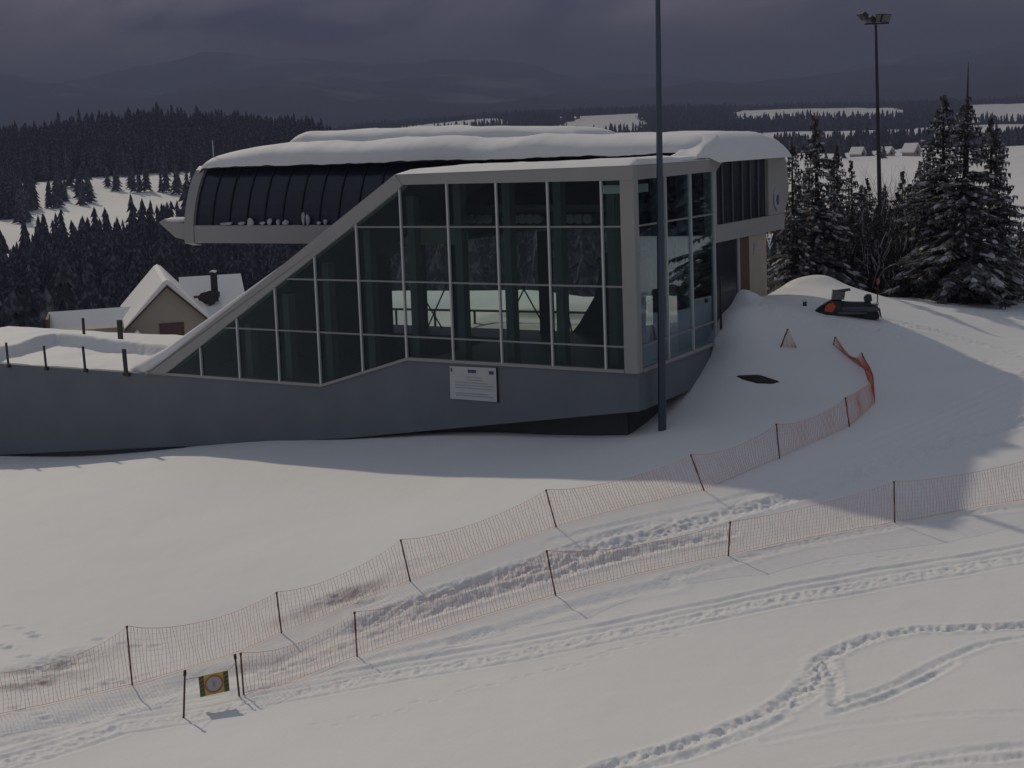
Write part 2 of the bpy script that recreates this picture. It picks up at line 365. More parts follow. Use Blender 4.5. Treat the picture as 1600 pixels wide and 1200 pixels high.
for (px, py, d, w) in [(75, 1050, .16, .5), (55, 1075, .14, .35), (110, 1035, .12, .4), (500, 945, .14, .3), (540, 932, .14, .3), (575, 925, .10, .25), (640, 882, .07, .3), (580, 940, .08, .12), (880, 880, .08, .4)]:
    tr([(px-14, py+5), (px+14, py-5)], w, d, .03, .05)

def detail(x, y):
    z = fbm(x/2.6, y/2.6, 4)*.04+fbm(x/11+4, y/11, 2)*.10
    z = z+fbm(x/.5, y/.5, 2)*.008
    nz = fbm(x/.10, y/.10, 2); nz2 = fbm(x/.9+9, y/.9, 3)
    for P, w, d, b, ro in TR:
        d, b, ro = d*.46, b*.42, ro*.48
        P = np.array(P)[:, :2]; mg = w*3.5+.3
        sel = np.where((x > P[:, 0].min()-mg) & (x < P[:, 0].max()+mg) & (y > P[:, 1].min()-mg) & (y < P[:, 1].max()+mg))[0]
        if not len(sel): continue
        xs, ys = x[sel], y[sel]; best = np.full(len(sel), 9.)
        xs2 = xs+nz2[sel]*.06+nz[sel]*.03; ys2 = ys+nz2[sel]*.05+nz[sel]*.03
        for a, c in zip(P[:-1], P[1:]):
            dd = c-a; L2 = dd@dd+1e-9; t = np.clip(((xs2-a[0])*dd[0]+(ys2-a[1])*dd[1])/L2, 0, 1)
            best = np.minimum(best, np.hypot(xs2-a[0]-t*dd[0], ys2-a[1]-t*dd[1]))
        g = np.exp(-(best/w)**2); g2 = np.exp(-((best-1.9*w)/(.7*w))**2)
        mod = .8+.6*nz2[sel]
        z[sel] += -d*g*mod+b*g2*mod+1.5*ro*nz[sel]*np.exp(-(best/(1.6*w))**2)
    return z
def ground(x, y): return base(x, y)+detail(np.atleast_1d(np.asarray(x, float)), np.atleast_1d(np.asarray(y, float)))

# one sheet: polar grid, fine in view and near, coarse elsewhere
az = np.concatenate([np.radians(np.linspace(-180, -75, 22)[:-1]), np.radians(np.linspace(-75, -27, 50)[:-1]), np.radians(np.linspace(-27, 27, 860)), np.radians(np.linspace(27, 75, 50)[1:]), np.radians(np.linspace(75, 180, 22)[1:])])
rr = np.concatenate([[.5, 5, 11], np.arange(15, 36, .045), np.arange(36, 66, .075), np.geomspace(66, 130, 120)[1:], np.geomspace(130, 1200, 130)[1:], np.geomspace(1200, 10400, 150)[1:]])
AZ, RR = np.meshgrid(az, rr); X = (RR*np.sin(AZ)).ravel(); Y = (RR*np.cos(AZ)).ravel()
Z = base(X, Y); near = np.where((RR.ravel() < 80) & (np.abs(AZ.ravel()) < .6))[0]
Z[near] += detail(X[near], Y[near])
na, nr = len(az), len(rr)
ii = (np.arange(nr-1)[:, None]*na+np.arange(na-1)[None, :]).ravel()
ground_o = np_mesh('snow_ground', np.c_[X, Y, Z], np.c_[ii, ii+1, ii+na+1, ii+na], M['ground'], True)
tag(ground_o, kind='structure')
# forest cover (what grows there): 1 = conifers, 0 = open snow
def cover(x, y):
    D = np.maximum(y, 1e-3); px = 800+F*x/D
    c = np.zeros_like(D)
    wv = fbm(x/90+2, y/90, 4); wl = fbm(x/600+7, y/260+1, 5)
    left = (D > 105) & (D < 900) & (px < 1170+wv*60)
    clear = (px > 40+wv*30) & (px < 310) & (D > 382+wv*80+np.clip(px-60, 0, 300)*.1) & (D < 560+wv*25+np.clip(px-60, 0, 300)*.06)
    clear |= (px > -80) & (px < 40) & (D > 330+wv*80) & (D < 420+wv*60)
    clear |= (px > -60) & (px < 130+wv*60) & (D > 235+wv*30) & (D < 275+wv*40)
    c = np.where(left & ~clear, 1., c)
    c = np.where((px >= 1170+wv*60) & (D > 110) & (D < 150+wv*40), 1., c)
    c = np.where((D >= 900+wv*60) & (D < 1750+wl*500), np.where((wl > .30) | ((px > 1180) & (D > 1120+wl*300) & (D < 1480+wl*300)) | ((px > 900) & (px < 1060) & (D > 1350) & (D < 1600)), 0., 1.), c)
    far = (D >= 1750+wl*500)
    c = np.where(far, 1., c)
    wp = wv*45
    strip = (px > 1150+wp) & (px < 1425+wp) & (D > 1780+wl*150) & (D < 2330+wl*200)
    strip |= (px > 1500+wp) & (D > 1600+wl*150) & (D < 2300)
    strip |= (px > 900+wp) & (px < 1015+wp) & (D > 1650) & (D < 2050+wl*200)
    strip |= (px > 640+wp) & (px < 800+wp) & (D > 1900+wl*100) & (D < 2250)
    c = np.where(strip, 0., c)
    return c
cv = cover(X, Y); cv[Y < 60] = 0
ca = ground_o.data.color_attributes.new('cover', 'FLOAT_COLOR', 'POINT')
buf = np.ones((len(cv), 4), np.float32); buf[:, 0] = cv; buf[:, 1] = .22*sstep(2300, 2900, Y); buf[:, 2] = 0  # second channel: far snow patches mixed in dim, standing in for cloud shadow
MAUVE = [(75, 1045, .55, .85), (50, 1075, .5, .8), (115, 1030, .5, .6), (95, 1060, .4, .5), (500, 945, .6, .75), (545, 930, .7, .7), (590, 922, .4, .3), (640, 885, .5, .22), (880, 882, .5, .22), (480, 985, .8, .22), (680, 935, .9, .25), (420, 1030, .8, .25), (820, 893, .9, .22), (560, 1000, .9, .25), (1000, 845, 1.0, .16)]  # spots where a mauve-grey tint is blended into the snow colour
for px, py, sg, am in MAUVE:
    q = hit(px, py); a_, b_ = X[near]-q[0], Y[near]-q[1]; ca_, sa_ = math.cos(.5), math.sin(.5)
    e_ = ((a_*ca_+b_*sa_)/(sg*1.9))**2+((-a_*sa_+b_*ca_)/(sg*.55))**2
    buf[near, 2] = np.maximum(buf[near, 2], am*np.exp(-e_)*(.7+.9*fbm(X[near]/.35, Y[near]/.35, 3)))
ca.data.foreach_set('color', buf.ravel())
# ------------------------------------------------------------------ building frame: local axes u (along facade), v (into it), z
BZ = -10.0
Brot = -YAW
def bempty(name, u, v, z, label, cat, group=None):
    return empty(name, W(u, v, z), Brot, label, cat, group)
class UB(MB):                                  # a mesh written in (u, v, z) of the building
    def build(s, name, m, parent=None, **k):
        s.v = [tuple(W(*p)) for p in s.v]
        return MB.build(s, name, m, parent, **k)
T1, T2, T3 = -2.806, -4.819, -6.849; TOP = -1.27
MU = [-.9734-2.0497*k for k in range(11)]
def diag(u): return -3.35+(u+13.31)*.614         # upper edge of the sloping beam
def diagb(u): return diag(u)-.65                  # lower edge
def sill(u):
    if u > -9.17: return -7.68
    if u > -13.27: return -7.68-(-9.17-u)/4.1*1.24
    return -8.92
hall = bempty('glass_hall', -5, 0, -10.2, 'glazed stair hall with white frames standing on a long grey concrete base wall', 'building')
b = UB().uz([(-60, -9.15), (-22.6, -8.98), (-13.27, -8.98), (-9.17, -7.74), (.2, -7.74), (.2, -9.02), (-12.25, -10.93), (-20, -11.87), (-22.6, -12.15), (-60, -16.6)], 0, .35)
b.build('base_wall', M['concrete'], hall, bevel=.02)
UB().box(-.15, .2, .35, 6.3, -9.05, -7.74).build('base_wall', M['concrete'], hall, bevel=.02)
UB().box(-.25, .21, 6.3, 6.6, -9.3, -7.74).build('pier', M['steel'], hall)
UB().uz([(-20, -11.8), (-.5, -8.9), (-.5, -10.9), (-20, -13.2)], .55, .7).build('plinth', M['plinth'], hall)
UB().box(-.62, -.5, .5, 6.3, -10.9, -8.95).build('plinth', M['plinth'], hall)
for a, c in [((-22.6, -8.98), (-13.27, -8.98)), ((-13.27, -8.98), (-9.17, -7.74)), ((-9.17, -7.74), (-.3, -7.74))]:
    UB().uz([a, c, (c[0], c[1]+.11), (a[0], a[1]+.11)], -.06, .18).build('sill', M['white'], hall)
UB().box(-.1, .27, .3, 6.95, -7.74, -7.63).build('sill', M['white'], hall)
for k, u in enumerate(MU):
    top = min(TOP, diagb(u)+.05); bot = sill(u)+.04
    if top-bot > .1: UB().box(u-.032, u+.032, -.09, .03, bot, top).build('mullion', M['alu'], hall)
for z, uL in [(T1, -11.8), (T2, -15.0), (T3, -18.2)]:
    UB().box(uL, -.25, -.055, .02, z-.03, z+.03).build('transom', M['transom'], hall)
RV = [.3, 2.55, 4.75, 6.95]
for v in RV[1:]:
    UB().box(.12, .235, v-.032, v+.032, -7.63, TOP+.05).build('mullion', M['alu'], hall)
for z in (T1, T3): UB().box(.13, .205, .3, 6.95, z-.03, z+.03).build('transom', M['transom'], hall)
UB().box(-.27, .24, -.1, .3, -7.74, TOP+.02).build('corner_column', M['white'], hall, bevel=.03)
UB().uz([(-9.3, -.89), (.24, -.78), (.24, TOP), (-9.0, TOP)], -.12, .3).build('top_beam', M['white'], hall, bevel=.02)
UB().vz([(.3, -.78), (7.1, -.70), (7.1, -1.22), (.3, TOP)], -.1, .24).build('top_beam', M['white'], hall, bevel=.02)
UB().uz([(-22.5, diag(-22.5)), (-9.3, -.89), (-9.0, -1.27), (-9.25, -1.5), (-21.4, -8.9), (-22.4, -8.9)], -.14, .34).build('diagonal_beam', M['white'], hall, bevel=.02)
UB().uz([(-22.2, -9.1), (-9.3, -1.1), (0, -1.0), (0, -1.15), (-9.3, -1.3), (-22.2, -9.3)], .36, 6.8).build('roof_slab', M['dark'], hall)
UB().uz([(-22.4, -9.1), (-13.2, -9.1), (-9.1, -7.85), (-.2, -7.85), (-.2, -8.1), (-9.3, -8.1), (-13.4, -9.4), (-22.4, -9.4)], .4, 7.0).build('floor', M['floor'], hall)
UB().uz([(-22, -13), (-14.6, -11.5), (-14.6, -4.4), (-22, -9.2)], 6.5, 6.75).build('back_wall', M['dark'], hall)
def clip(poly, a, b_, c):                        # keep a*u+b*z+c>=0
    out = []
    for i in range(len(poly)):
        p, q = poly[i], poly[(i+1) % len(poly)]; dp = a*p[0]+b_*p[1]+c; dq = a*q[0]+b_*q[1]+c
        if dp >= 0: out.append(p)
        if dp*dq < 0: t = dp/(dp-dq); out.append((p[0]+(q[0]-p[0])*t, p[1]+(q[1]-p[1])*t))
    return out
edges = [-.2]+MU
rows = [(-9.2, T3), (T3, T2), (T2, T1), (T1, TOP)]
for k in range(len(edges)-1):
    ur, ul = edges[k], edges[k+1]
    for z0, z1 in rows:
        p = [(ul, z0), (ur, z0), (ur, z1), (ul, z1)]
        p = clip(p, .614, -1, -3.35+13.31*.614-.6)
        s0, s1 = sill(ul), sill(ur); sl = (s1-s0)/(ur-ul)
        if p: p = clip(p, -sl, 1, -(s0+.06-sl*ul))
        if len(p) > 2: UB().uz(p, -.01, .012).build('glass_pane', M['glass'], hall)
for v0, v1 in zip(RV[:-1], RV[1:]):
    for z0, z1 in [(-7.65, T3), (T3, T1), (T1, TOP+.04)]:
        UB().box(.15, .172, v0, v1, z0, z1).build('glass_pane', M['glass'], hall)
for u in MU[:9]:
    UB().box(u-.1, u+.2, .5, .9, sill(u)-.2, min(-1.1, diag(u)-.9)).build('column', M['steel'], hall)
for v in (2.7, 4.9): UB().box(-.45, -.1, v, v+.35, -7.8, -1.15).build('column', M['steel'], hall)
UB().box(-1.15, -.3, .34, .46, -1.72, -1.44).build('ceiling_lamp', M['snowcap'], hall)
UB().box(-.16, -.05, .45, 1.7, -1.72, -1.44).build('ceiling_lamp', M['snowcap'], hall)
q = MB().tube([W(.33, 7.12, -8.3), W(.33, 7.12, -5.2)], .045, 8); q.build('downpipe', M['black'], hall)

# snow lying on the hall roof
def snow_strip(name, u0_, u1_, v0, v1, zf, th, parent, nu=90, nv=10, seed=0):
    vs = []; 
    for i in range(nu+1):
        u = u0_+(u1_-u0_)*i/nu
        for j in range(nv+1):
            s = j/nv; v = v0+(v1-v0)*s
            e = min(1, s*8, (1-s)*8, i/2.5, (nu-i)/2.5); e = math.sqrt(max(0, e*(2-e)))
            n = float(fbm(np.array([u*.7+seed]), np.array([v*.7]), 3)[0])
            vs.append((u+.0, v-.1*math.sin(e*1.5)*(1 if j == 0 else 0)+.06*n, zf(u, v)+th*(.95+.6*n)*e))
    fs = [(i*(nv+1)+j, (i+1)*(nv+1)+j, (i+1)*(nv+1)+j+1, i*(nv+1)+j+1) for i in range(nu) for j in range(nv)]
    vs2 = [(u0_+(u1_-u0_)*(k//(nv+1))/nu, v0+(v1-v0)*(k % (nv+1))/nv, zf(p[0], p[1])-.02) for k, p in enumerate(vs)]
    return UB().add(vs, fs).build(name, M['snowcap'], parent, smooth=True)
snow_strip('roof_snow', -9.25, .26, -.15, 6.6, lambda u, v: -.89+(u+9.3)*.0115, .2, hall)

# ---------------------------------------------------------------- lift station shell
st = bempty('lift_station', -12, 10, -8.2, 'long white lift station with dark curved side glazing under thick roof snow', 'building')
prof = [(5.85, -3.12), (5.92, -2.7), (6.05, -2.2), (6.24, -1.65), (6.5, -1.1), (6.85, -.6), (7.1, -.42)]
def shell(u0_, u1_, pr, th, name, m, sm=True, par=st):
    n = len(pr); b = UB(); vs = [(u, v, z) for u in (u0_, u1_) for v, z in pr]+[(u, v+th, z-th*.3) for u in (u0_, u1_) for v, z in pr]
    fs = []
    for i in range(n-1): fs += [(i, n+i, n+i+1, i+1), (2*n+i, 2*n+i+1, 3*n+i+1, 3*n+i), (i, i+1, 2*n+i+1, 2*n+i), (n+i, 3*n+i, 3*n+i+1, n+i+1)]
    fs += [(0, 2*n, 3*n, n), (n-1, 2*n-1, 4*n-1, 3*n-1)]
    return b.add(vs, fs).build(name, m, par)
us = [-24.9]+[-23.83+1.03*k for k in range(24)]
for a, c in zip(us[:-1], us[1:]):                                    # panels of the near side, each its own
    full = c < -10.2
    pr = prof if full else [(6.35, -1.4), (6.5, -1.1), (6.85, -.6), (7.1, -.42)]
    shell(a+.012, c-.012, pr, .06, 'glazing_panel', M['tint'])
    pr2 = [(v-.05, z) for v, z in pr]
    shell(c-.05, c+.02, pr2, .1, 'panel_seam', M['seam'])
bk = [(21-v, z) for v, z in prof]
shell(-24.9, .0, bk, .06, 'back_glazing', M['tint'])
outer = [(v-.16, z) for v, z in prof]
shell(-25.45, -24.88, [(5.66, -3.93)]+outer, .5, 'end_rim', M['white'])
UB().box(-25.3, -10.3, 5.72, 6.3, -3.93, -3.12).build('lower_beam', M['white'], st, bevel=.04)
UB().box(-25.3, 0, 14.7, 15.2, -3.93, -3.12).build('lower_beam', M['steel'], st)
UB().vz([(6.2, -3.9), (14.9, -3.9), (14.9, -3.1), (14.2, -.55), (6.9, -.55), (6.2, -3.1)], -25.1, -24.95).build('end_wall', M['tint'], st)
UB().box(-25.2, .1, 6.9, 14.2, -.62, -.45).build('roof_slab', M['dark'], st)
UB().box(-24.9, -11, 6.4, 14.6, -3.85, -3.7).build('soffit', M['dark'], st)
# end face by the snowmobile
UB().vz([(7.15, -3.93), (14.95, -3.93), (15.05, -3.27), (7.15, -3.27)], -.25, .15).build('end_band', M['white'], st, bevel=.03)
UB().vz([(13.1, -3.27), (15.05, -3.27), (15.55, -2.6), (15.6, -2.0), (15.4, -1.2), (15.0, -.6), (14.2, -.3), (13.1, -.3)], -.35, .15).build('end_cheek', M['white'], st, bevel=.05)
UB().vz([(7.15, -3.27), (7.4, -3.27), (7.4, -1.24), (8.8, -.53), (13.1, -.53), (13.1, -.25), (8.5, -.25), (7.15, -.85)], -.3, .15).build('end_frame', M['white'], st, bevel=.03)
UB().vz([(7.3, -3.3), (7.3, -1.2), (8.8, -.5), (13.2, -.5), (13.2, -3.3)], -.06, -.02).build('end_window', M['tint'], st)
for v in (8.3, 9.35, 10.4, 11.3, 12.2): UB().box(-.01, .03, v-.06, v+.06, -3.27, -.5).build('window_bar', M['steel'], st)
lg = UB().disc((.155, 14.05, -2.62), (0, .95, 0), (0, 0, 1), .012, .52).build('emblem', M['print'], st)
UB().disc((.17, 14.1, -2.65), (0, .7, 0), (0, 0, 1), .01, .22).build('emblem_mark', M['blue'], lg)
def arc(c, r0_, r1_, a0, a1, n=14):
    vs = []; fs = []
    for i in range(n+1):
        a = a0+(a1-a0)*i/n
        for x in (c[0], c[0]+.008):
            vs += [(x, c[1]+.95*r0_*math.cos(a), c[2]+r0_*math.sin(a)), (x, c[1]+.95*r1_*math.cos(a), c[2]+r1_*math.sin(a))]
    for i in range(n): o = 4*i; fs += [(o+2, o+3, o+7, o+6), (o, o+4, o+5, o+1), (o, o+2, o+6, o+4), (o+1, o+5, o+7, o+3)]
    return UB().add(vs, fs)
arc((.17, 14.05, -2.62),   .43, .49, math.radians(150), math.radians(265)).build('emblem_arc', M['shutter'], lg)
# room below the end of the shell
UB().box(-3.2, 0, 11.1, 13.1, -8.6, -3.93).build('control_room_wall', M['beige'], st)
UB().box(-.05, .05, 9.72, 9.95, -8.6, -3.93).build('window_post', M['white'], st)
UB().box(-.04, 0, 7.35, 9.72, -8.4, -3.93).build('window', M['tint'], st)
UB().box(-.04, 0, 9.95, 11.1, -8.4, -3.93).build('window', M['wood'], st)
UB().box(.005, .03, 11.6, 11.95, -4.75, -4.3).build('notice', M['print'], st)
UB().uz([(-27.1, -2.98), (-26.7, -2.8), (-25.45, -3.05), (-25.45, -3.8), (-26.1, -3.68)], 5.7, 6.6).build('corner_fairing', M['white'], st, bevel=.06)
UB().lump((-26.3, 6.1, -2.9), .75, .42, .13, 0, 5).build('fairing_snow', M['snowcap'], st, smooth=True)
for (px, h) in [(349, .10), (357, .12), (377, .12), (391, .28), (410, .13), (421, .25), (434, .22), (446, .2), (474, .5), (481, .42), (498, .13), (508, .2)]:
    c = onV(px, 348, 5.72); UB().lump((c[0], 5.74, -3.1+h*.42), .07+.16*random.random(), .09, h*.55, 0, px, 9, 6, .3).build('snow_clump', M['branchsnow'], st, smooth=True)
# thick roof snow, rounded over the near edge
def roof_snow(name, u0_, u1_, vc, hw, zb, H, endr, nu=150, nv=26, seed=0, parent=st, pw=6.0):
    vs = []
    for i in range(nu+1):
        t = i/nu; u = u0_+(u1_-u0_)*t; de = min(u-u0_, u1_-u)
        e = min(1, de/endr); e = math.sqrt(max(0, 1-(1-e)**2))
        for j in range(nv+1):
            s = -1+2*j/nv; s = math.copysign(1-(1-abs(s))**1.7, s)
            n = float(fbm(np.array([u*.42+seed]), np.array([s*1.3+seed]), 4)[0])
            prf = max(0, 1-abs(s)**pw)**.5
            zz = zb(u)+H(u)*prf*e*(1+.2*n)
            edge = .2*n*(1-prf)
            vs.append((u, vc+hw*s*(.90+.10*e)+edge, zz+(.09*float(fbm(np.array([u*1.3+seed]), np.array([3.3]), 3)[0])*(1-prf))))
    fs = [(i*(nv+1)+j, i*(nv+1)+j+1, (i+1)*(nv+1)+j+1, (i+1)*(nv+1)+j)[::-1] for i in range(nu) for j in range(nv)]
    return UB().add(vs, fs).build(name, M['snowcap'], parent, smooth=True)
xs_ = [-25.6, -24.5, -21.3, -13.7, -4.3, .3, .7]; hs_ = [.45, .62, .98, 1.08, .82, .68, .62]
roof_snow('roof_snow', -25.5, .55, 10.85, 4.5, lambda u: -.5-.55*max(0, (-24.6-u)/.9)**2-.35*max(0, (u+.6)/1.1)**2, lambda u: float(np.interp(u, xs_, hs_)), 1.5)
roof_snow('roof_snow', -21.6, -6.3, 10.6, 2.3, lambda u: .25, lambda u: float(np.interp(u, [-21.6, -20, -14, -8, -6.3], [.72, .78, .72, .5, .42])), 1.3, nu=80, nv=16, seed=9)
# snow wedge that bridges the shell and the hall roof at the corner
wv2 = []; nn2 = 14
for i in range(nn2+1):
    for j in range(nn2+1):
        a, c = i/nn2, j/nn2; u = -1.0+1.25*a; v = 5.3+2.3*c
        e = min(1, a*4, (1-a)*9, c*3); e = math.sqrt(max(0, e*(2-e)))
        wv2.append((u+.05*math.sin(c*9), v, -.72+(.16+.72*c**1.5)*e+.03*math.sin(a*7+c*5)))
UB().add(wv2, [(i*(nn2+1)+j, (i+1)*(nn2+1)+j, (i+1)*(nn2+1)+j+1, i*(nn2+1)+j+1) for i in range(nn2) for j in range(nn2)]).build('roof_snow', M['snowcap'], st, smooth=True)
UB().tube([(-24.6, 7.0, .0), (-24.6, 7.0, .75)], .02, 5).build('roof_rod', M['alu'], st)
# machinery seen through the hall
for px in (597, 658, 720, 855):
    u = onV(px, 500, 9)[0]; UB().box(u-.25, u+.25, 8.8, 9.2, -8.1, -3.6).build('leg', M['seam'], st)
u_ = [onV(px, py, 9.4) for px, py in [(944, 395), (990, 395), (990, 548), (872, 548), (905, 505), (928, 465)]]
UB().uz([(a[0], a[2]) for a in u_], 9.4, 10.6).build('pylon', M['dark'], st)
UB().prism([(-17, 7.05), (-.5, 7.05), (-.5, 14), (-4.2, 13.5), (-6.6, 9.8), (-8, 9.5), (-17, 9.3)], lambda a, c: (a, c, -10.5), lambda a, c: (a, c, -7.9)).build('platform', M['floor'], st)
for a, c in [((650, 445), (692, 515)), ((700, 440), (668, 512)), ((798, 415), (848, 505)), ((822, 445), (800, 490)), ((876, 440), (905, 570))]:
    p, q = onV(*a, 8.9), onV(*c, 8.9); MB().tube([W(*p), W(*q)], .035, 5).build('brace_rod', M['seam'], st)
for px in [727, 739, 751, 763, 794, 806, 818, 830, 842, 880, 893, 906, 920]:
    c = onV(px, 343+(px-727)*.0, 7.6); UB().disc((c[0], 7.6, -3.0), (1, 0, 0), (0, 0, 1), .18, .19, 16).build('drive_tyre', M['print'], st)
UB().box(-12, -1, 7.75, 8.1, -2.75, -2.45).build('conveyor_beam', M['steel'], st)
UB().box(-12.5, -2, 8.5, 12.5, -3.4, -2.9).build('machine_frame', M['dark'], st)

# info board on the base wall
bd = bempty('information_board', -6.3, -.03, -9.03, 'white information board with small blue emblems on the grey concrete wall', 'board')
UB().uz([(-7.3, -7.86), (-5.31, -7.83), (-5.36, -9.05), (-7.33, -9.05)], -.055, -.004).build('panel', M['board'], bd)
UB().box(-5.34, -5.29, -.06, -.006, -9.07, -7.82).build('edge_strip', M['seam'], bd)
UB().box(-7.26, -7.19, -.062, -.057, -8.06, -7.92).build('printed_mark', M['shutter'], bd)
UB().box(-6.53, -6.18, -.062, -.057, -8.06, -7.94).build('printed_mark', M['blue'], bd)
UB().box(-5.64, -5.44, -.062, -.057, -8.07, -7.95).build('printed_mark', M['blue'], bd)
pm = UB()
for k, z in enumerate([-8.22, -8.32, -8.42, -8.52, -8.62, -8.82, -8.90]):
    pm.box(-7.12+(.5 if k in (0, 1) else .02), -5.5-(.45 if k in (0, 1) else .1*(k % 3)), -.061, -.057, z-.018, z+.018)
pm.build('printed_lines', M['print'], bd)

# ---------------------------------------------------------------- terrace to the left
ter = bempty('roof_terrace', -30, 2, -12.5, 'flat snow-covered terrace with a snow-capped parapet behind the long grey wall', 'terrace')
path = [onZ(px, py, -8.45) for px, py in [(-90, 590), (-40, 556), (0, 540), (40, 527), (85, 517), (160, 525), (230, 532), (290, 540)]]
path = [toUV(p[0], p[1]) for p in path]
gu = np.linspace(-44, -22.0, 190); gv = np.linspace(.03, 10.5, 90); GU, GV = np.meshgrid(gu, gv)
dz = np.full(GU.shape, 9.)
for a, c in zip(path[:-1], path[1:]):
    dd = np.array(c)-np.array(a); L2 = dd@dd; t = np.clip(((GU-a[0])*dd[0]+(GV-a[1])*dd[1])/L2, 0, 1)
    dz = np.minimum(dz, np.hypot(GU-a[0]-t*dd[0], GV-a[1]-t*dd[1]))
GZ = -9.12+.10*fbm(GU*.5, GV*.5, 3)+.16*np.exp(-((GV-1.0)/1.0)**2)+.58*np.exp(-(dz/.30)**4)*(1+.2*fbm(GU, GV, 2))
dl = -3.35+(GU+13.31)*.614
GZ = np.where(GU > -25, np.maximum(GZ, np.minimum(dl+.12-.10*np.clip(GV-.4, 0, 9)-.25*np.clip(-22.2-GU, 0, 9)**1.5, -7.2)), GZ)
GZ = np.where((GV < .12), np.minimum(GZ, -9.05+.1*fbm(GU*.8, GV, 3)), GZ); GZ = np.where(GV <= -.01, GZ-.05, GZ)
GZ = np.where((GU > -20.7) & (GV < .36), -9.3, GZ)
wv_ = np.array([W(a, c, d) for a, c, d in zip(GU.ravel(), GV.ravel(), GZ.ravel())])
b = MB(); n_ = len(gu); b.v = [tuple(p) for p in wv_]
b.f = [[j*n_+i, j*n_+i+1, (j+1)*n_+i+1, (j+1)*n_+i] for j in range(len(gv)-1) for i in range(n_-1)]; b.mi = [0]*len(b.f)
b.build('snow_cover', M['snowcap'], ter, smooth=True)
tb = [(-24.6, .75, -9.2), (-23.6, .65, -9.05), (-22.7, .5, -8.8), (-21.4, .3, -8.14), (-20.2, .16, -7.42), (-18.6, .14, -6.46), (-16.6, .12, -5.28), (-14.6, .12, -4.1)]
MB().tube([W(*p) for p in tb], [.12, .38, .46, .34, .24, .15, .09, .03], 10).build('snow_drift', M['snowcap'], ter, smooth=True)
UB().uz([(-60, -9.3), (-21, -9.3), (-21, -13), (-60, -16)], .4, 9.5).build('deck', M['concrete'], ter)
for px, y0, y1, w, lab in [(10, 535, 573, .045, 'dark railing post nearest the left edge on the concrete wall'), (69, 540, 577, .045, 'dark railing post second from the left on the concrete wall'),
                           (130, 541, 580, .05, 'dark railing post third from the left on the concrete wall'), (194, 545, 586, .10, 'thickest dark railing post on the wall by the sloping white beam')]:
    a, c = onV(px, y0, -.06), onV(px+4, y1, -.06)
    e = bempty('railing_post', c[0], -.06, c[2], lab, 'railing post', 'railing posts on the terrace')
    UB().prism([(c[0]-w, c[2]), (c[0]+w, c[2]), (a[0]+w, a[2]), (a[0]-w, a[2])], lambda p, q: (p, -.11, q), lambda p, q: (p, -.05, q)).build('bar', M['black'], e)
    UB().box(c[0]-w*1.7, c[0]+w*1.7, -.12, -.002, c[2]-.04, c[2]+.12).build('foot_plate', M['black'], e)
for px, y0, y1, w, lab in [(130, 497, 522, .04, 'thin dark post behind the snowy parapet in front of the house wing'), (187, 500, 526, .13, 'thick dark post behind the snowy parapet below the house roof')]:
    a = onV(px, y0, 7.2); c = onV(px+1, y1, 7.2)
    e = bempty('railing_post', c[0], 7.2, -8.9, lab, 'railing post', 'railing posts on the terrace')
    UB().box(c[0]-w, c[0]+w, 7.15, 7.27, -9.2, a[2]).build('bar', M['black'], e)
    UB().box(c[0]-w*1.4, c[0]+w*1.4, 7.1, 7.32, -9.25, -9.1).build('foot_plate', M['black'], e)

# ---------------------------------------------------------------- house in the valley
ho = atD(262, 470, 100); hz = ho[2]
HR = math.atan2(30.56-25.72, 16)                     # ridge swings left going back
def HP(x, y, z): c, s = math.cos(HR), math.sin(HR); return (ho[0]+x*c-y*s, ho[1]+x*s+y*c, z)
class HB(MB):
    def build(s, *a, **k): s.v = [HP(*p) for p in s.v]; return MB.build(s, *a, **k)
zr, ze = -9.25, -12.35
house = empty('house', HP(0, 0, ze-3), HR, 'beige gabled house with snowy roofs standing in front of the dark forest', 'house')
HB().prism([(-2.75, -17.5), (2.75, -17.5), (2.75, ze+.25), (0, zr-.25), (-2.75, ze+.25)], lambda a, c: (a, 0, c), lambda a, c: (a, 15, c)).build('wall', M['housewall'], house)
sl = (zr-ze)/3.15
rf = HB()
for s in (-1, 1):
    rf.prism([(0, zr), (s*3.15, ze), (s*3.15, ze-.12), (0, zr-.14)], lambda a, c: (a, -.55, c), lambda a, c: (a, 15.6, c))
rf.build('roof', M['wood'], house)
for s in (-1, 1):
    HB().prism([(0, zr+.36), (s*.3, zr+.2), (s*3.2, ze+.12), (s*3.22, ze+.005), (0, zr+.005)], lambda a, c: (a, -.5, c+.0), lambda a, c: (a, 15.5, c)).build('roof_snow', M['snowcap'], house)
for x, y, w_, h_ in [(-.12, .25, .1, .5), (.12, .9, .08, .4), (-.5, 2.2, .35, .09)]:
    pass
w1 = HB().box(-.6, .95, -.05, .02, -13.55, -12.25).build('window', M['shutter'], house)
HB().box(.14, .2, -.08, .02, -13.55, -12.25).build('window_bar', M['wood'], house)
for a in (-.7, .95): HB().box(a, a+.1, -.09, .02, -13.55, -12.15).build('window_frame', M['wood'], house)
HB().box(-.6, .95, -.09, .02, -12.25, -12.15).build('window_frame', M['wood'], house)
for s_ in (-1, 1): HB().add([(s_*3.1, -.6, ze-.14), (s_*3.1, 15.6, ze-.14), (s_*3.24, 15.6, ze-.1), (s_*3.24, -.6, ze-.1), (s_*3.1, -.6, ze-.26), (s_*3.1, 15.6, ze-.26), (s_*3.24, 15.6, ze-.24), (s_*3.24, -.6, ze-.24)], [(0, 1, 2, 3), (4, 7, 6, 5), (0, 3, 7, 4), (1, 5, 6, 2), (2, 6, 7, 3), (0, 4, 5, 1)]).build('gutter', M['wood'], house)
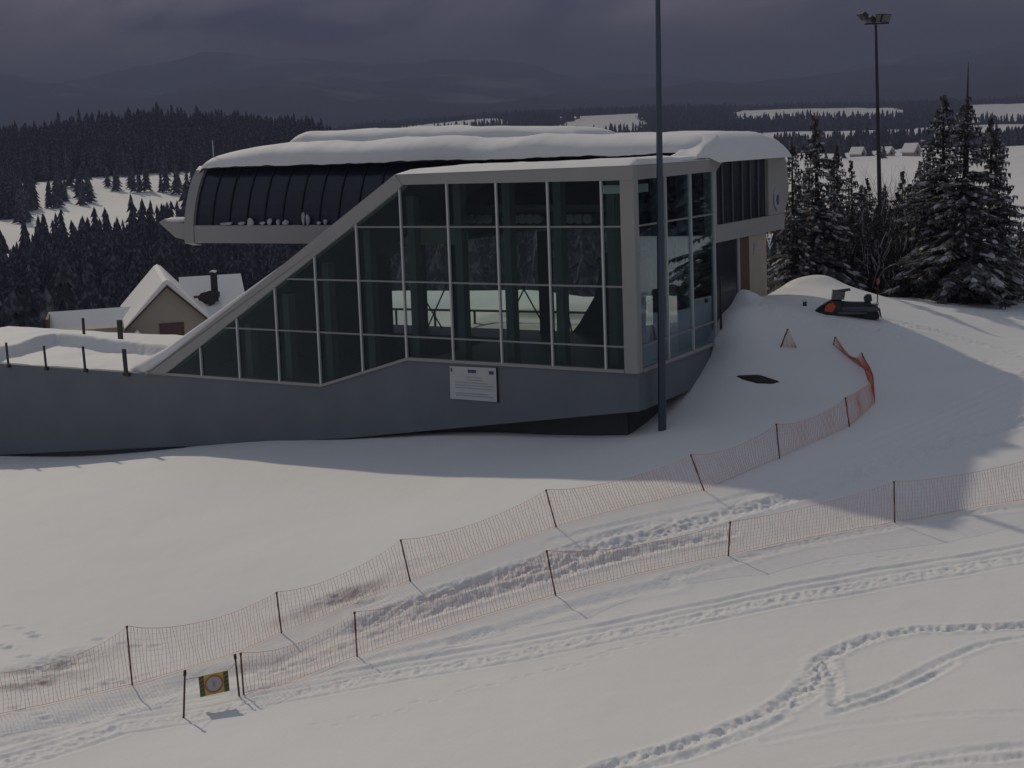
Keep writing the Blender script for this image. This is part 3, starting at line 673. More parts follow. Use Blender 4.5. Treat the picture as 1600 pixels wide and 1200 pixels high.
# wings
def wing(x0, x1, yr, zrr, ye, zee, nm):
    HB().add([(x0, yr, zrr), (x1, yr, zrr), (x1, ye, zee), (x0, ye, zee), (x0, yr, zrr-.3), (x1, yr, zrr-.3), (x1, ye, zee-.3), (x0, ye, zee-.3)],
             [(0, 1, 2, 3)[::-1], (4, 5, 6, 7), (0, 4, 5, 1), (2, 6, 7, 3), (0, 3, 7, 4), (1, 5, 6, 2)]).build(nm, M['snowcap'], house, bevel=.06)
a = atD(118, 478, 106); 
wing(-8.6, -2.2, 7, -11.5, 3.0, -13.8, 'wing_roof'); HB().box(-8.3, -2.6, 3.4, 12, -17.5, -12.6).build('wing_wall', M['housewall'], house)
HB().box(-8.75, -8.55, 2.9, 7.2, -16, -11.6).build('wing_gable', M['wood'], house)
wing(1.4, 6.2, 8.5, -9.55, 3.0, -12.6, 'wing_roof'); HB().box(1.6, 6.0, 3.4, 13, -17.5, -12.4).build('wing_wall', M['housewall'], house)
ch = HB().box(3.62, 4.12, 5.3, 5.9, -12.4, -9.0).build('chimney', M['chim'], house)
HB().lump((3.87, 5.6, -9.0), .3, .36, .12, 0, 2).build('chimney_snow', M['snowcap'], ch, smooth=True)
HB().lump((3.4, 5.0, -11.0), .75, .3, .5, 0, 8, amp=.3).build('bare_roof_patch', M['chim'], house)
HB().box(2.2, 3.4, 4.95, 5.15, -10.95, -10.75).build('snow_guard', M['wood'], house)
for x, y, dz in [(-.35, .4, .0), (.28, .2, 0), (-.75, 1.5, 0), (-.5, 2.6, 0)]:
    z = zr-abs(x)*sl+.18; HB().lump((x, y, z), .13, .35, .1, 0, int(y*7), 8, 5, .3).build('bare_roof_patch', M['chim'], house)
HB().prism([(-3.0, -14.4), (-1.2, -14.4), (-2.3, -12.75), (-3.0, -13.4)], lambda a, c: (a, -1.8, c), lambda a, c: (a, -.02, c)).build('porch', M['wood'], house)
HB().prism([(-3.3, -13.5), (-2.3, -12.55), (-1.0, -14.3), (-1.0, -14.15), (-2.3, -12.4), (-3.3, -13.35)], lambda a, c: (a, -2, c), lambda a, c: (a, -.02, c)).build('porch_snow', M['snowcap'], house)

# distant houses on the right-hand field
for px, py, D, w_, h_, lab in [(1340, 232, 700, 3.2, 5.2, 'tiny white house at the wood edge left of the far lamp post'), (1384, 230, 690, 4.5, 4.8, 'tiny snow-roofed house just right of the far lamp post'), (1424, 228, 680, 4.6, 6.5, 'tiny steep snow-roofed house nearest the tall spruce')]:
    c = atD(px, py, D); zg = float(base(np.array([c[0]]), np.array([c[1]]))[0]); c[2] = zg
    e = empty('house', c, .5, lab, 'house')
    MB().prism([(-w_/2, -1), (w_/2, -1), (w_/2, h_*.4), (0, h_*.9), (-w_/2, h_*.4)], lambda a, b_: (a, -4, b_), lambda a, b_: (a, 4, b_)).build('wall', M['housewall'], e, local=True)
    q = MB()
    for s in (-1, 1): q.prism([(0, h_), (s*w_*.62, h_*.32), (s*w_*.62, h_*.25), (0, h_*.9)], lambda a, b_: (a, -4.6, b_), lambda a, b_: (a, 4.6, b_))
    q.build('roof', M['snowcap'], e, local=True)
    MB().box(-.6, .6, -4.06, -4.0, h_*.15, h_*.4).build('window', M['chim'], e, local=True)
# ------------------------------------------------------------------ safety nets
def gz(p): return float(ground(np.array([p[0]]), np.array([p[1]]))[0])
def foot(px, py):
    p = hit(px, py); p[2] = gz(p); return p
def posttop(base_p, px, py, dD=0): return atD(px, py, base_p[1]+dD)
def net_span(b, A, At, B, Bt, sag=.28, cell=.085, th=.0045, rows=9, low=.03, slack=0, rim=1.4):
    A, At, B, Bt = map(np.array, (A, At, B, Bt)); L = np.linalg.norm(B-A); n = max(2, int(L/cell))
    t = np.arange(n+1)/n; base_ = A+(B-A)*t[:, None]
    base_[:, 2] = ground(base_[:, 0], base_[:, 1])+low
    topp = At+(Bt-At)*t[:, None]
    hN = topp[:, 2]-base_[:, 2]; topp[:, 2] = base_[:, 2]+hN*(1-sag*(4*t*(1-t))**.8)
    nrm = np.array([-(B-A)[1], (B-A)[0], 0])/L
    grid = []
    for i in range(n+1):
        col = []
        for j in range(rows+1):
            s = j/rows; p = base_[i]*(1-s)+topp[i]*s
            p = p+nrm*(.05*math.sin(i*.31+s*2.1)*math.sin(math.pi*s)+slack*math.sin(math.pi*s))+(B-A)/L*.018*math.sin(i*1.7+s*7)
            col.append(p)
        grid.append(col)
    tt = th
    def strand(pts, w):
        o = len(b.v)
        for k, p in enumerate(pts):
            b.v += [tuple(p+nrm*w), tuple(p-nrm*w*.5+np.array([w, 0, w])*.8), tuple(p-nrm*w*.5-np.array([w, 0, w])*.8)]
        for k in range(len(pts)-1):
            for q in range(3):
                b.f.append([o+3*k+q, o+3*k+(q+1) % 3, o+3*k+3+(q+1) % 3, o+3*k+3+q]); b.mi.append(0)
    for i in range(n+1): strand(grid[i][::3] if rows % 3 == 0 else grid[i], tt)
    for j in range(rows+1): strand([grid[i][j] for i in range(0, n+1, 4)]+([grid[n][j]] if n % 4 else []), tt*(rim if j in (0, rows) else .45))
def post_mesh(A, T, r=.019):
    A, T = np.array(A), np.array(T); d = (T-A)/np.linalg.norm(T-A)
    return MB().tube([A-d*.25, A+d*.02, T-d*.06, T-d*.03, T], [r, r, r*.95, r*1.5, r*1.25], 8)
def fence(spec, label, name='safety_net'):
    pts = [(foot(*s[1]), s) for s in spec]
    root = empty(name, pts[len(pts)//2][0], 0, label, 'safety net', 'orange safety nets')
    prev = None
    for P, s in pts:
        T = posttop(P, s[0][0], s[0][1], s[3] if len(s) > 3 else 0)
        if s[2].get('post', 1): post_mesh(P, T).build('post', M['post'], root, smooth=True)
        if prev is not None:
            b = MB(); net_span(b, prev[0], prev[1], P, T, s[2].get('sag', .24), rows=9, cell=s[2].get('cell', .085), th=s[2].get('th', .0047), slack=s[2].get('slack', 0))
            b.build('net', M[s[2].get('m', 'net')], root)
        prev = (P, T)
    return root
fence([((-70, 1052), (-62, 1135), {}), ((198, 978), (207, 1075), {'sag': .30}), ((432, 925), (440, 990), {}), ((626, 843), (641, 907), {}), ((853, 765), (869, 823), {}),
       ((1079, 710), (1100, 765), {}), ((1213, 662), (1218, 717), {}), ((1321, 621), (1327, 667), {}), ((1362, 596), (1367, 630), {'post': 0, 'sag': .05}),
       ((1346, 551), (1364, 588), {'m': 'netred', 'th': .0065, 'sag': .42}), ((1305, 526), (1302, 540), {'m': 'netred', 'th': .0065, 'sag': .6})],
      'long sagging orange net on dark posts that starts left and curls round towards the snowmobile')
fence([((376, 1020), (381, 1088), {}), ((554, 956), (558, 1025), {}), ((854, 860), (868, 928), {}), ((1141, 815), (1138, 868), {}), ((1397, 752), (1398, 815), {'sag': .12}), ((1690, 688), (1700, 765), {'sag': .2})],
      'lower orange net running uphill from the paired posts beside the yellow sign')
# loose end of net hung on one leaning post
P = foot(1220, 544); T = posttop(P, 1231, 514); Q = foot(1244, 546)
root = empty('safety_net', P, 0, 'short triangular scrap of orange net on one leaning post beside the hall', 'safety net', 'orange safety nets')
post_mesh(P, T, .026).build('post', M['post'], root, smooth=True)
b = MB(); net_span(b, P, T, Q, np.array(Q)+np.array([0, 0, .04]), 0, .05, .0075, rim=.5); b.build('net', M['netred'], root)

# posts and sign at the gap in the lower net
for (t, bt, lab) in [((289, 1047), (287, 1123), 'lone thin brown post left of the yellow sign'), ((367, 1022), (374, 1090), 'thin brown post just right of the yellow sign, left one of the close pair')]:
    P = foot(*bt); T = posttop(P, *t); e = empty('marker_post', P, 0, lab, 'post', 'loose net posts')
    post_mesh(P, T, .021).build('rod', M['post'], e, smooth=True)
    d = T-P; MB().tube([T-d*.12, T-d*.04], .032, 8).build('cap', M['black'], e, smooth=True)
    if t[0] == 289: PL = T-d*.2
    else: PR = T-d*.2
Dm = (PL[1]+PR[1])/2+.02
s0, s1, s2, s3 = [atD(px, py, Dm+dd) for px, py, dd in [(310, 1057, -.06), (356, 1047, .06), (358, 1078, .06), (313, 1089, -.06)]]
sg = empty('warning_sign', (s2+s3)/2, 0, 'yellow sign with a red ring and striped ends hung between two thin posts', 'sign')
ex = (s1-s0); wS = np.linalg.norm(ex); ex = ex/wS; ey = (s0-s3); hS = np.linalg.norm(ey); ey = ey/hS; en = np.cross(ex, ey); en = en/np.linalg.norm(en)
if en[1] > 0: en = -en
def SP(x, y, z=0): return tuple(s3+ex*x*wS+ey*y*hS+en*z)
def slab(b, poly, z0, z1): return b.prism(poly, lambda a, c: SP(a, c, z0), lambda a, c: SP(a, c, z1))
slab(MB(), [(0, 0), (1, 0), (1, 1), (0, 1)], 0, .012).build('panel', M['yellow'], sg)
MO, MK = mat('olive_stripe', (.16, .15, .04), .6), mat('black_stripe', (.075, .072, .035), .6)
for x0, x1 in ((.0, .17), (.83, 1.0)):
    st_b = MB(); slab(st_b, [(x0, 0), (x1, 0), (x1, 1), (x0, 1)], .013, .016); st_b.k = 1
    for k in range(5):
        y = k*.2; slab(st_b, [(x0, y), (x1, min(1, y+.1)), (x1, min(1, y+.2)), (x0, min(1, y+.1))], .0165, .02)
    st_b.build('warning_stripes', [MO, MK], sg)

cS = s3+ex*.5*wS+ey*.5*hS
q = MB().disc(cS+en*.013, ex, ey, -.006, .36*hS*1.12, 32); q.build('disc', M['grey'], sg)
MB().disc(cS+en*.02, ex, ey, -.006, .43*hS, 36, .355*hS).build('ring', M['red'], sg)
slab(MB(), [(.46, .36), (.54, .36), (.55, .6), (.45, .6)], .0195, .021).build('figure', mat('pale_red_figure', (.34, .26, .30), .6), sg)
MB().tube([PL, SP(0, .97, .006)], .006, 4).build('cord', M['print'], sg); MB().tube([PR, SP(1, .97, .006)], .006, 4).build('cord', M['print'], sg)

# dark bare patch
pp = [hit(*q) for q in [(1147, 590), (1166, 589), (1186, 588.5), (1204, 594), (1222, 600), (1206, 602.5), (1182, 602), (1163, 597)]]
pb = MB(); c = sum(pp)/len(pp); c[2] = gz(c)+.05
ring = []
for a, d in zip(pp, pp[1:]+pp[:1]):
    for k in range(3):
        p = a+(d-a)*k/3; p = p+(p-c)*.05*random.uniform(-1, 1); ring.append(p)
outer_ = [np.array([p[0], p[1], gz(p)-.03]) for p in ring]; inner_ = [np.array([q[0], q[1], gz(q)+.05]) for q in [c+(p-c)*.82 for p in outer_]]
n = len(ring); pb.add(outer_+inner_+[c+np.array([0, 0, .0])], [(i, (i+1) % n, n+(i+1) % n, n+i) for i in range(n)]+[(n+i, n+(i+1) % n, 2*n) for i in range(n)])
tag(pb.build('ground_patch', M['earth'], None), kind='structure')

# ------------------------------------------------------------------ lamp posts
P = hit(1035, 674); P[2] = gz(P); top = atD(1024.5, -330, P[1])
lp = empty('lamp_post', P, 0, 'tall tapered slate-grey lamp post right in front of the hall corner', 'lamp post')
d_ = top-P
MB().tube([P-d_*.02, P+d_*.0, P+d_*.35, P+d_*.66, top], [.145, .142, .115, .082, .06], 8).build('pole', M['lamp_pole'], lp)
MB().tube([top+np.array([-.7, 0, 0]), top+np.array([.7, 0, 0])], .04, 6).build('crossarm', M['lamp_dark'], lp)
def flood(c, yaw, tilt, parent):
    Mx = Matrix.Translation(Vector(tuple(c))) @ Matrix.Rotation(yaw, 4, 'Z') @ Matrix.Rotation(tilt, 4, 'X')
    q = MB().add([(-.30, -.06, -.24), (.30, -.06, -.24), (.30, -.06, .24), (-.30, -.06, .24), (-.2, .22, -.14), (.2, .22, -.14), (.2, .22, .14), (-.2, .22, .14)],
                 [(0, 1, 2, 3), (4, 7, 6, 5), (0, 4, 5, 1), (1, 5, 6, 2), (2, 6, 7, 3), (3, 7, 4, 0)]); q.v = [tuple(Mx @ Vector(p)) for p in q.v]
    o = q.build('floodlight', M['lamp_dark'], parent)
    q = MB().box(-.26, .26, -.075, -.062, -.2, .2); q.v = [tuple(Mx @ Vector(p)) for p in q.v]; q.build('lens', M['lens'], o)
for dx in (-.55, .55): flood(top+np.array([dx, -.1, .25]), 0, .5, lp)
P = atD(1378, 452, 76); P[2] = float(base(np.array([P[0]]), np.array([P[1]]))[0]); top = atD(1368.5, 37, 76)
lp = empty('lamp_post', P, 0, 'slim dark lamp post with two pairs of floodlights standing among the trees', 'lamp post')
d_ = top-P
MB().tube([P-d_*.02, P+d_*.3, P+d_*.7, top], [.16, .135, .10, .07], 8).build('pole', M['lamp_dark'], lp)
MB().tube([top+np.array([-.62, 0, 0]), top+np.array([.72, 0, 0])], .045, 6).build('crossarm', M['lamp_dark'], lp)
flood(top+np.array([-.72, .0, .42]), -1.25, .85, lp); flood(top+np.array([-.30, .1, .2]), -1.2, .9, lp)
flood(top+np.array([.24, .0, .32]), .25, .45, lp); flood(top+np.array([.55, .05, .30]), .45, .45, lp)

# ------------------------------------------------------------------ snowmobile (nose to the left)
a = hit(1283, 487); c = hit(1366, 499)
ax = c-a; L = np.linalg.norm(ax[:2]); ang = math.atan2(ax[1], ax[0]); mid = (a+c)/2; mid[2] = min(gz(a), gz(c))-.02
tilt = math.atan2(c[2]-a[2], L)
sm = empty('snowmobile', mid, ang, 'black snowmobile with an orange side panel parked in front of the snow heap', 'snowmobile')
KS = 1.2*L/2.75
def mk(b, name, m, smooth=False, bevel=0, par=None):
    b.v = [tuple(c*KS for c in p) for p in b.v]
    o = b.build(name, M[m] if isinstance(m, str) else m, par or sm, smooth, bevel, local=True); o.rotation_euler = (0, 0, 0)
    return o
def xz(pts, y0, y1, b=None): b = b or MB(); return b.prism(pts, lambda a, c: (a, y0, c), lambda a, c: (a, y1, c))
# x: -1.4 nose .. +1.35 tail
hood = MB()
secs = [(-1.42, .08, .34, .44), (-1.25, .24, .30, .60), (-1.0, .33, .26, .76), (-.7, .38, .24, .92), (-.45, .38, .24, 1.0), (-.25, .30, .24, .92)]
vs = []; 
for x, hw, z0, z1 in secs: vs += [(x, -hw, z0), (x, hw, z0), (x, hw*1.05, z0+(z1-z0)*.5), (x, hw*.6, z1), (x, -hw*.6, z1), (x, -hw*1.05, z0+(z1-z0)*.5)]
fs = [[0, 1, 2, 3, 4, 5], [30+i for i in (5, 4, 3, 2, 1, 0)]]
for i in range(5):
    for k in range(6): fs.append([i*6+k, i*6+(k+1) % 6, (i+1)*6+(k+1) % 6, (i+1)*6+k][::-1])
mk(hood.add(vs, fs), 'hood', 'black', bevel=.03)
for s in (-1, 1):
    pts = [(-1.02, .46), (-.68, .40), (-.52, .66), (-.66, .86), (-.96, .72)]
    mk(xz(pts, s*.385, s*.43), 'side_panel', 'orange', bevel=.01)
mk(MB().lump((-1.30, -.0, .50), .05, .16, .05, 0, 1), 'headlight', 'lens', True)
mk(xz([(-.70, .95), (-.64, 1.34), (-.10, 1.30), (-.16, .95)], -.34, .34), 'windshield', 'lens', bevel=.02)
mk(xz([(-.55, 1.32), (.12, 1.40), (.13, 1.34), (-.5, 1.24)], -.30, .30), 'windshield_cover', 'black', bevel=.02)
hb = MB().tube([(-.2, -.42, 1.12), (-.32, -.2, 1.16), (-.36, 0, 1.12), (-.32, .2, 1.16), (-.2, .42, 1.12)], .022, 6); mk(hb, 'handlebar', 'black', True)
mk(xz([(-.30, .55), (-.25, .86), (.1, .82), (.75, .80), (1.0, .84), (1.05, .58)], -.19, .19), 'seat', 'black', bevel=.05)
mk(xz([(.72, .80), (.70, 1.0), (.82, 1.14), (1.02, 1.14), (1.06, .84)], -.2, .2), 'backrest', 'black', bevel=.05)
mk(xz([(-.4, .36), (-.4, .60), (1.25, .62), (1.35, .52), (1.35, .40)], -.26, .26), 'tunnel', 'steel', bevel=.02)
for s in (-1, 1): mk(xz([(-.45, .34), (-.2, .30), (.8, .32), (.8, .37), (-.45, .42)], s*.27, s*.45), 'running_board', 'steel', bevel=.01)
trk = MB(); loop = []
for i in range(40):
    t = i/40*2*math.pi; x = .42+.92*math.copysign(abs(math.cos(t))**.5, math.cos(t)); z = .2+.19*math.copysign(abs(math.sin(t))**.6, math.sin(t)); loop.append((x, z))
xz(loop, -.23, .23, trk)
for x, z in loop[::2]: trk.box(x-.02, x+.02, -.22, .22, z-.035, z+.035)
mk(trk, 'track', 'rubber')
mk(xz([(1.33, .48), (1.42, .12), (1.45, .13), (1.38, .52)], -.25, .25), 'snow_flap', 'rubber')
for s in (-1, 1):
    sk = MB(); sk.tube([(-1.62, s*.5, .26), (-1.5, s*.5, .10), (-1.3, s*.5, .03), (-.9, s*.5, .02), (-.45, s*.5, .03)], [.03, .06, .07, .07, .05], 6)
    o = mk(sk, 'ski', 'black', True)
    mk(MB().tube([(-.95, s*.5, .04), (-.9, s*.42, .3), (-.85, s*.3, .48)], .035, 6), 'ski_leg', 'black', True)
    mk(MB().tube([(-1.58, s*.5, .27), (-1.35, s*.5, .22), (-1.2, s*.5, .05)], .018, 5), 'ski_loop', 'black', True)
mk(MB().tube([(.85, -.2, .64), (1.3, -.2, .72), (1.34, .2, .72), (.85, .2, .64)], .02, 5), 'rear_rack', 'black', True)
mk(MB().lump((1.2, 0, .70), .16, .2, .06, 0, 2), 'rack_snow', 'snowcap', True)
P = hit(1370, 493); P[2] = gz(P); T = atD(1372, 436, P[1])
e = empty('marker_pole', P, 0, 'thin reddish pole with an orange tip standing behind the snowmobile', 'pole')
MB().tube([P-np.array([0, 0, .2]), T], .022, 6).build('rod', M['post'], e)
MB().tube([T-(T-P)*.14, T+(T-P)*.01], .06, 8).build('tip', M['netred'], e)
P = hit(1257, 478); P[2] = gz(P)
e = empty('marker_stub', P, 0, 'short dark stub poking out of the snow ahead of the snowmobile', 'stub')
MB().tube([P-np.array([0, 0, .2]), P+np.array([.02, 0, .16])], [.09, .07], 8).build('stump', M['bark'], e)
MB().lump(tuple(P+np.array([.02, 0, .19])), .1, .1, .06, 0, 3).build('snow_cap', M['snowcap'], e, smooth=True)

# low rail behind the station, seen through the hall
ra, rb = atD(560, 482, 68), atD(940, 489, 62)
e = empty('timber_rail', (ra+rb)/2, 0, 'low brown timber rail on the snow behind the station, seen through the glass', 'rail')
MB().tube([ra, rb], .06, 6).build('rail', M['wood'], e)
for t in np.linspace(0, 1, 7):
    p = ra+(rb-ra)*t; MB().tube([p, p-np.array([0, 0, 1.2])], .06, 6).build('post', M['wood'], e)

# ------------------------------------------------------------------ spruces
def spruce(h, r, seed, snow=.55, bare_top=0, leafk=1.0, dens=1.0):
    rr_ = random.Random(seed); tr_ = MB(); lean = rr_.uniform(-.02, .02)
    tr_.tube([(0, 0, -1.2), (0, 0, h*.3), (lean*h*.5, 0, h*.7), (lean*h, 0, h)], [.022*h, .017*h, .008*h, .012], 7)
    lf = MB(); sn = lf; nb = int(h*19*dens)
    hh = h-bare_top
    for k in range(nb):
        t = (k+rr_.random())/nb; z = .03*h+hh*.97*t
        prof_ = (1-t)**.78*(.78+.22*math.sin(t*19+seed)+rr_.uniform(-.2, .22))
        L = max(.13, r*prof_); a = rr_.uniform(0, 6.283); ca_, sa_ = math.cos(a), math.sin(a)
        droop = rr_.uniform(.30, .62)*(1-t*.45); up = .12+.25*t
        def pt(s): return Vector((ca_*L*s+lean*z, sa_*L*s, z+L*(up*s-droop*s*s*1.25+.16*max(0, s-.75)*2)))
        ns = max(3, int(L/.20)); side = Vector((-sa_, ca_, 0))
        tr_.tube([pt(0), pt(.5), pt(1)], [.018*L+.008, .010*L+.006, .004], 3, False)
        for i in range(ns):
            s = (i+.7)/ns; p = pt(s); tdir = (pt(min(1, s+.08))-pt(s-.08)).normalized()
            wdt = L*(.30*(1-s)+.10)*rr_.uniform(.7, 1.25)+.02+.05*min(1, L)
            for sg_ in (-1, 1):
                d = (side*sg_*.8+tdir*.75+Vector((0, 0, rr_.uniform(-.55, -.05)))).normalized()
                q = p+d*wdt*leafk; nn = Vector((rr_.uniform(-.3, .3), rr_.uniform(-.3, .3), 1)).cross(d).normalized()*(.035+.055*min(1, L)+.07*wdt)
                m_ = p+d*wdt*.45*leafk
                lf.add([p, m_+nn, q, m_-nn], [(0, 1, 2, 3)])
                if rr_.random() < .75:                       # hanging twigs
                    q2 = m_+Vector((rr_.uniform(-.06, .06), rr_.uniform(-.06, .06), -rr_.uniform(.14, .34)))
                    lf.add([m_+tdir*.06, m_-tdir*.06+nn*.4, q2], [(0, 1, 2)])
            q = pt(min(1.06, s+1.6/ns)); nn = side*(.05+.03*rr_.random())
            lf.add([p, (p+q)/2+nn, q, (p+q)/2-nn], [(0, 1, 2, 3)])
        lf.k = 1
        if L > .25:
            for q_ in range(max(1, int(L/.45))):
                if rr_.random() > snow*1.3: continue
                s0_ = rr_.uniform(.1, .85); s1_ = min(1.03, s0_+rr_.uniform(.16, .42)/max(L, .6)**.5*.9); m5 = []; off = side*rr_.uniform(-.22, .22)*L*(1-s0_)*.7
                for i in range(4):
                    s = s0_+(s1_-s0_)*i/3; p = pt(s)+off+Vector((0, 0, -abs(off.length)*.4)); w = (.035+.06*L**.5)*rr_.uniform(.5, 1.25)*(.4 if i in (0, 3) else 1); m5.append((p, w))
                o = len(sn.v)
                for p, w in m5: sn.v += [tuple(p+side*w+Vector((0, 0, -.04))), tuple(p+Vector((0, 0, .04+w*.4))), tuple(p-side*w+Vector((0, 0, -.04)))]
                for i in range(3):
                    for k2 in range(2): sn.f.append([o+3*i+k2, o+3*i+3+k2, o+3*i+4+k2, o+3*i+1+k2]); sn.mi.append(1)
        lf.k = 0
    e = empty('spruce', (0, 0, 0))
    tr_.build('trunk', M['bark'], e, local=True); lf.build('crown', [M['needles'], M['branchsnow']], e, local=True)
    return e
def gzb(x, y): return float(base(np.array([x]), np.array([y]))[0])
def put(e, px, D, s, rot, label, group, sz=None, cat='tree'):
    x = atD(px, 300, D)[0]; z = gzb(x, D)
    e.matrix_basis = Matrix.Translation((x, D, z-.15)) @ Matrix.Rotation(rot, 4, 'Z') @ Matrix.Diagonal((s, s, sz or s, 1))
    tag(e, label, cat, group); return e
GT = 'snowy trees on the crest beside the station'
A1 = spruce(11.2, 3.2, 11, .6); A2 = spruce(12.4, 3.2, 23, .55, bare_top=1.8); A3 = spruce(9.6, 2.1, 5, .6); A4 = spruce(10.0, 2.6, 31, .7)
A5 = spruce(6.0, 1.7, 41, .5)
put(A2, 1507, 61.5, 1.02, .4, 'tall snowy spruce with a bare spike top, the highest tree at the right', GT, .88)
put(A1, 1474, 63.5, 1.04, 2.0, 'broad dark-topped spruce just left of the spike-topped spruce', GT, .86)
put(copy_tree(A1), 1548, 64, .78, 4.1, 'lower bushy spruce at the right foot of the spike-topped spruce', GT)
put(A3, 1556, 67, .98, 1.2, 'slender spruce rising just right of the spike-topped spruce', GT, .9)
put(A4, 1278, 66, 1.02, .7, 'pointed snow-laden spruce behind the snow heap and snowmobile', GT, .9)
put(copy_tree(A3), 1239, 64, .80, 2.2, 'narrow snowy spruce touching the right end of the station', GT)
put(copy_tree(A1), 1594, 84, .56, 3.0, 'small pointed spruce at the right edge of the photo', GT)
fill = [(1312, 82, A1, .78), (1346, 84, A4, .82), (1378, 86, A1, .74), (1408, 84, A4, .8), (1436, 84, A1, .8), (1268, 80, A4, .8), (1456, 78, A1, .8), (1222, 69, A5, .95), (1258, 72, A1, .55), (1302, 73, A5, 1.05), (1330, 70, A4, .62), (1352, 78, A1, .62), (1312, 67.5, A5, .72), (1402, 71, A4, .58), (1428, 69, A5, .95), (1385, 82, A1, .66),
        (1440, 75, A3, .72), (1365, 70, A5, .68), (1418, 88, A4, .8), (1338, 92, A1, .66), (1288, 88, A3, .8), (1246, 68, A5, .8), (1452, 68, A5, .82), (1580, 92, A4, .55), (1610, 78, A5, .9)]
for k, (px, D, e, s) in enumerate(fill):
    put(copy_tree(e), px+random.uniform(-4, 4), D, s, k*1.3, 'dark low spruce in the dense thicket between the snow heap and the tall right-hand spruces', 'thicket spruces behind the crest', s*random.uniform(1.0, 1.2))

def bare_tree(h, seed):
    rr_ = random.Random(seed); b = MB(); s_ = b
    def grow(p, d, L, r, lv):
        n = 3; pts = [p]; dd = d
        for i in range(n):
            dd = (dd+Vector((rr_.uniform(-.18, .18), rr_.uniform(-.18, .18), rr_.uniform(-.04, .14)))).normalized(); pts.append(pts[-1]+dd*L/n)
        b.tube(pts, [r*(1-.5*i/n) for i in range(n+1)], 5 if lv == 0 else 3, False)
        b.k = 1
        if lv in (1, 2) and rr_.random() < .5: s_.tube([q+Vector((0, 0, r*.8)) for q in pts[1:]], [r*.8+.012]*(n), 3, False)
        b.k = 0
        if lv >= 4: return
        for i in range(3 if lv < 3 else 3):
            q = pts[rr_.randint(1, n)]; a = rr_.uniform(0, 6.28); sp_ = rr_.uniform(.4, .9)
            e_ = (dd+Vector((math.cos(a), math.sin(a), rr_.uniform(-.1, .4)))*sp_).normalized(); grow(q, e_, L*rr_.uniform(.5, .75), max(.006, r*.5), lv+1)
        grow(pts[-1], dd, L*.7, r*.5, lv+1)
    for k in range(3):
        grow(Vector((rr_.uniform(-.3, .3), rr_.uniform(-.3, .3), -.8)), Vector((rr_.uniform(-.25, .25), rr_.uniform(-.2, .2), 1)).normalized(), h*.42, .009*h+.015, 0)
    e = empty('bare_tree', (0, 0, 0)); b.build('branches', [M['bark'], M['branchsnow']], e, local=True); return e
B1, B2 = bare_tree(6.5, 3), bare_tree(7.0, 8)
bl = [(1396, 73, B1, 1.2), (1432, 74, B2, 1.15), (1414, 70, B1, 1.1), (1356, 80, B2, 1.15), (1330, 84, B1, 1.2), (1384, 88, B2, 1.25), (1362, 68, B1, .95), (1402, 66, B2, .9), (1425, 72, B1, .95), (1322, 69, B2, .8), (1345, 74, B1, .95), (1388, 69, B2, .8), (1296, 70, B1, .75), (1440, 66.5, B2, .75), (1268, 70, B1, .8), (1412, 78, B2, 1.05), (1372, 76, B1, 1.0)]
used = set()
for k, (px, D, e, s) in enumerate(bl):
    o = e if id(e) not in used else copy_tree(e); used.add(id(e))
    put(o, px, D, s, k*2.1, 'leafless snow-dusted tree around the foot of the far lamp post', 'bare trees behind the crest')
for e in (A5,):                                               # the source itself stands in the thicket too
    put(e, 1376, 74, .8, .3, 'dark low spruce in the dense thicket between the snow heap and the tall right-hand spruces', 'thicket spruces behind the crest')

# ------------------------------------------------------------------ forests
def tier_tree(seed, tiers, sides, jag=.8):
    rr_ = random.Random(seed); V = []; Fq = []
    for k in range(tiers):
        t = k/tiers; z0 = .06+.94*t; z1 = min(1.0, z0+1.75/tiers); r_ = .135*(1-t)**.75*rr_.uniform(.8, 1.15)+.012
        o = len(V); V.append((rr_.uniform(-.01, .01), rr_.uniform(-.01, .01), z1))
        for i in range(sides*2):
            a = math.pi*i/sides+rr_.uniform(-.2, .2); q = r_*(1+rr_.uniform(0, jag)) if i % 2 == 0 else r_*(.55+rr_.uniform(-.1, .1))
            V.append((q*math.cos(a), q*math.sin(a), z0-(.035 if i % 2 == 0 else -.02)+rr_.uniform(-.015, .015)))
        for i in range(sides*2): Fq.append((o, o+1+i, o+1+(i+1) % (sides*2)))
    V += [(.008, 0, 0), (-.006, .007, 0), (-.006, -.007, 0)]; n = len(V); V.append((0, 0, .3)); Fq += [(n-3, n-2, n), (n-2, n-1, n), (n-1, n-3, n)]
    return np.array(V), np.array(Fq)
TT = [tier_tree(k, 9, 4) for k in range(8)]; TF = [tier_tree(50+k, 4, 4) for k in range(4)]
def scatter(d0, d1, step, p0, p1):
    xs = []; D = d0
    while D < d1:
        x0_, x1_ = (p0-800)/F*D, (p1-800)/F*D; n = max(1, int((x1_-x0_)/step))
        xx = x0_+(np.arange(n)+rng.random(n))*step; yy = D+rng.random(n)*step; xs.append(np.c_[xx, yy]); D += step*.95
    p = np.vstack(xs); c = cover(p[:, 0], p[:, 1]); return p[c > .5]
near_f = np.vstack([scatter(108, 450, 3.3, -260, 1900), scatter(450, 900, 4.0, -260, 1900)])
pxn = 800+F*near_f[:, 0]/near_f[:, 1]
keep = ~((np.abs(near_f[:, 0]-ho[0]-1) < 11) & (near_f[:, 1] < 128)); near_f = near_f[keep]; pxn = pxn[keep]
clump = fbm(near_f[:, 0]/26, near_f[:, 1]/26, 3)
keep = (clump > -.42) & (rng.random(len(near_f)) < .93); near_f = near_f[keep]; pxn = pxn[keep]
def heights(p): return (9.8+3.5*fbm(p[:, 0]/35+5, p[:, 1]/35, 2)+rng.normal(0, 2.3, len(p))).clip(4, 17)
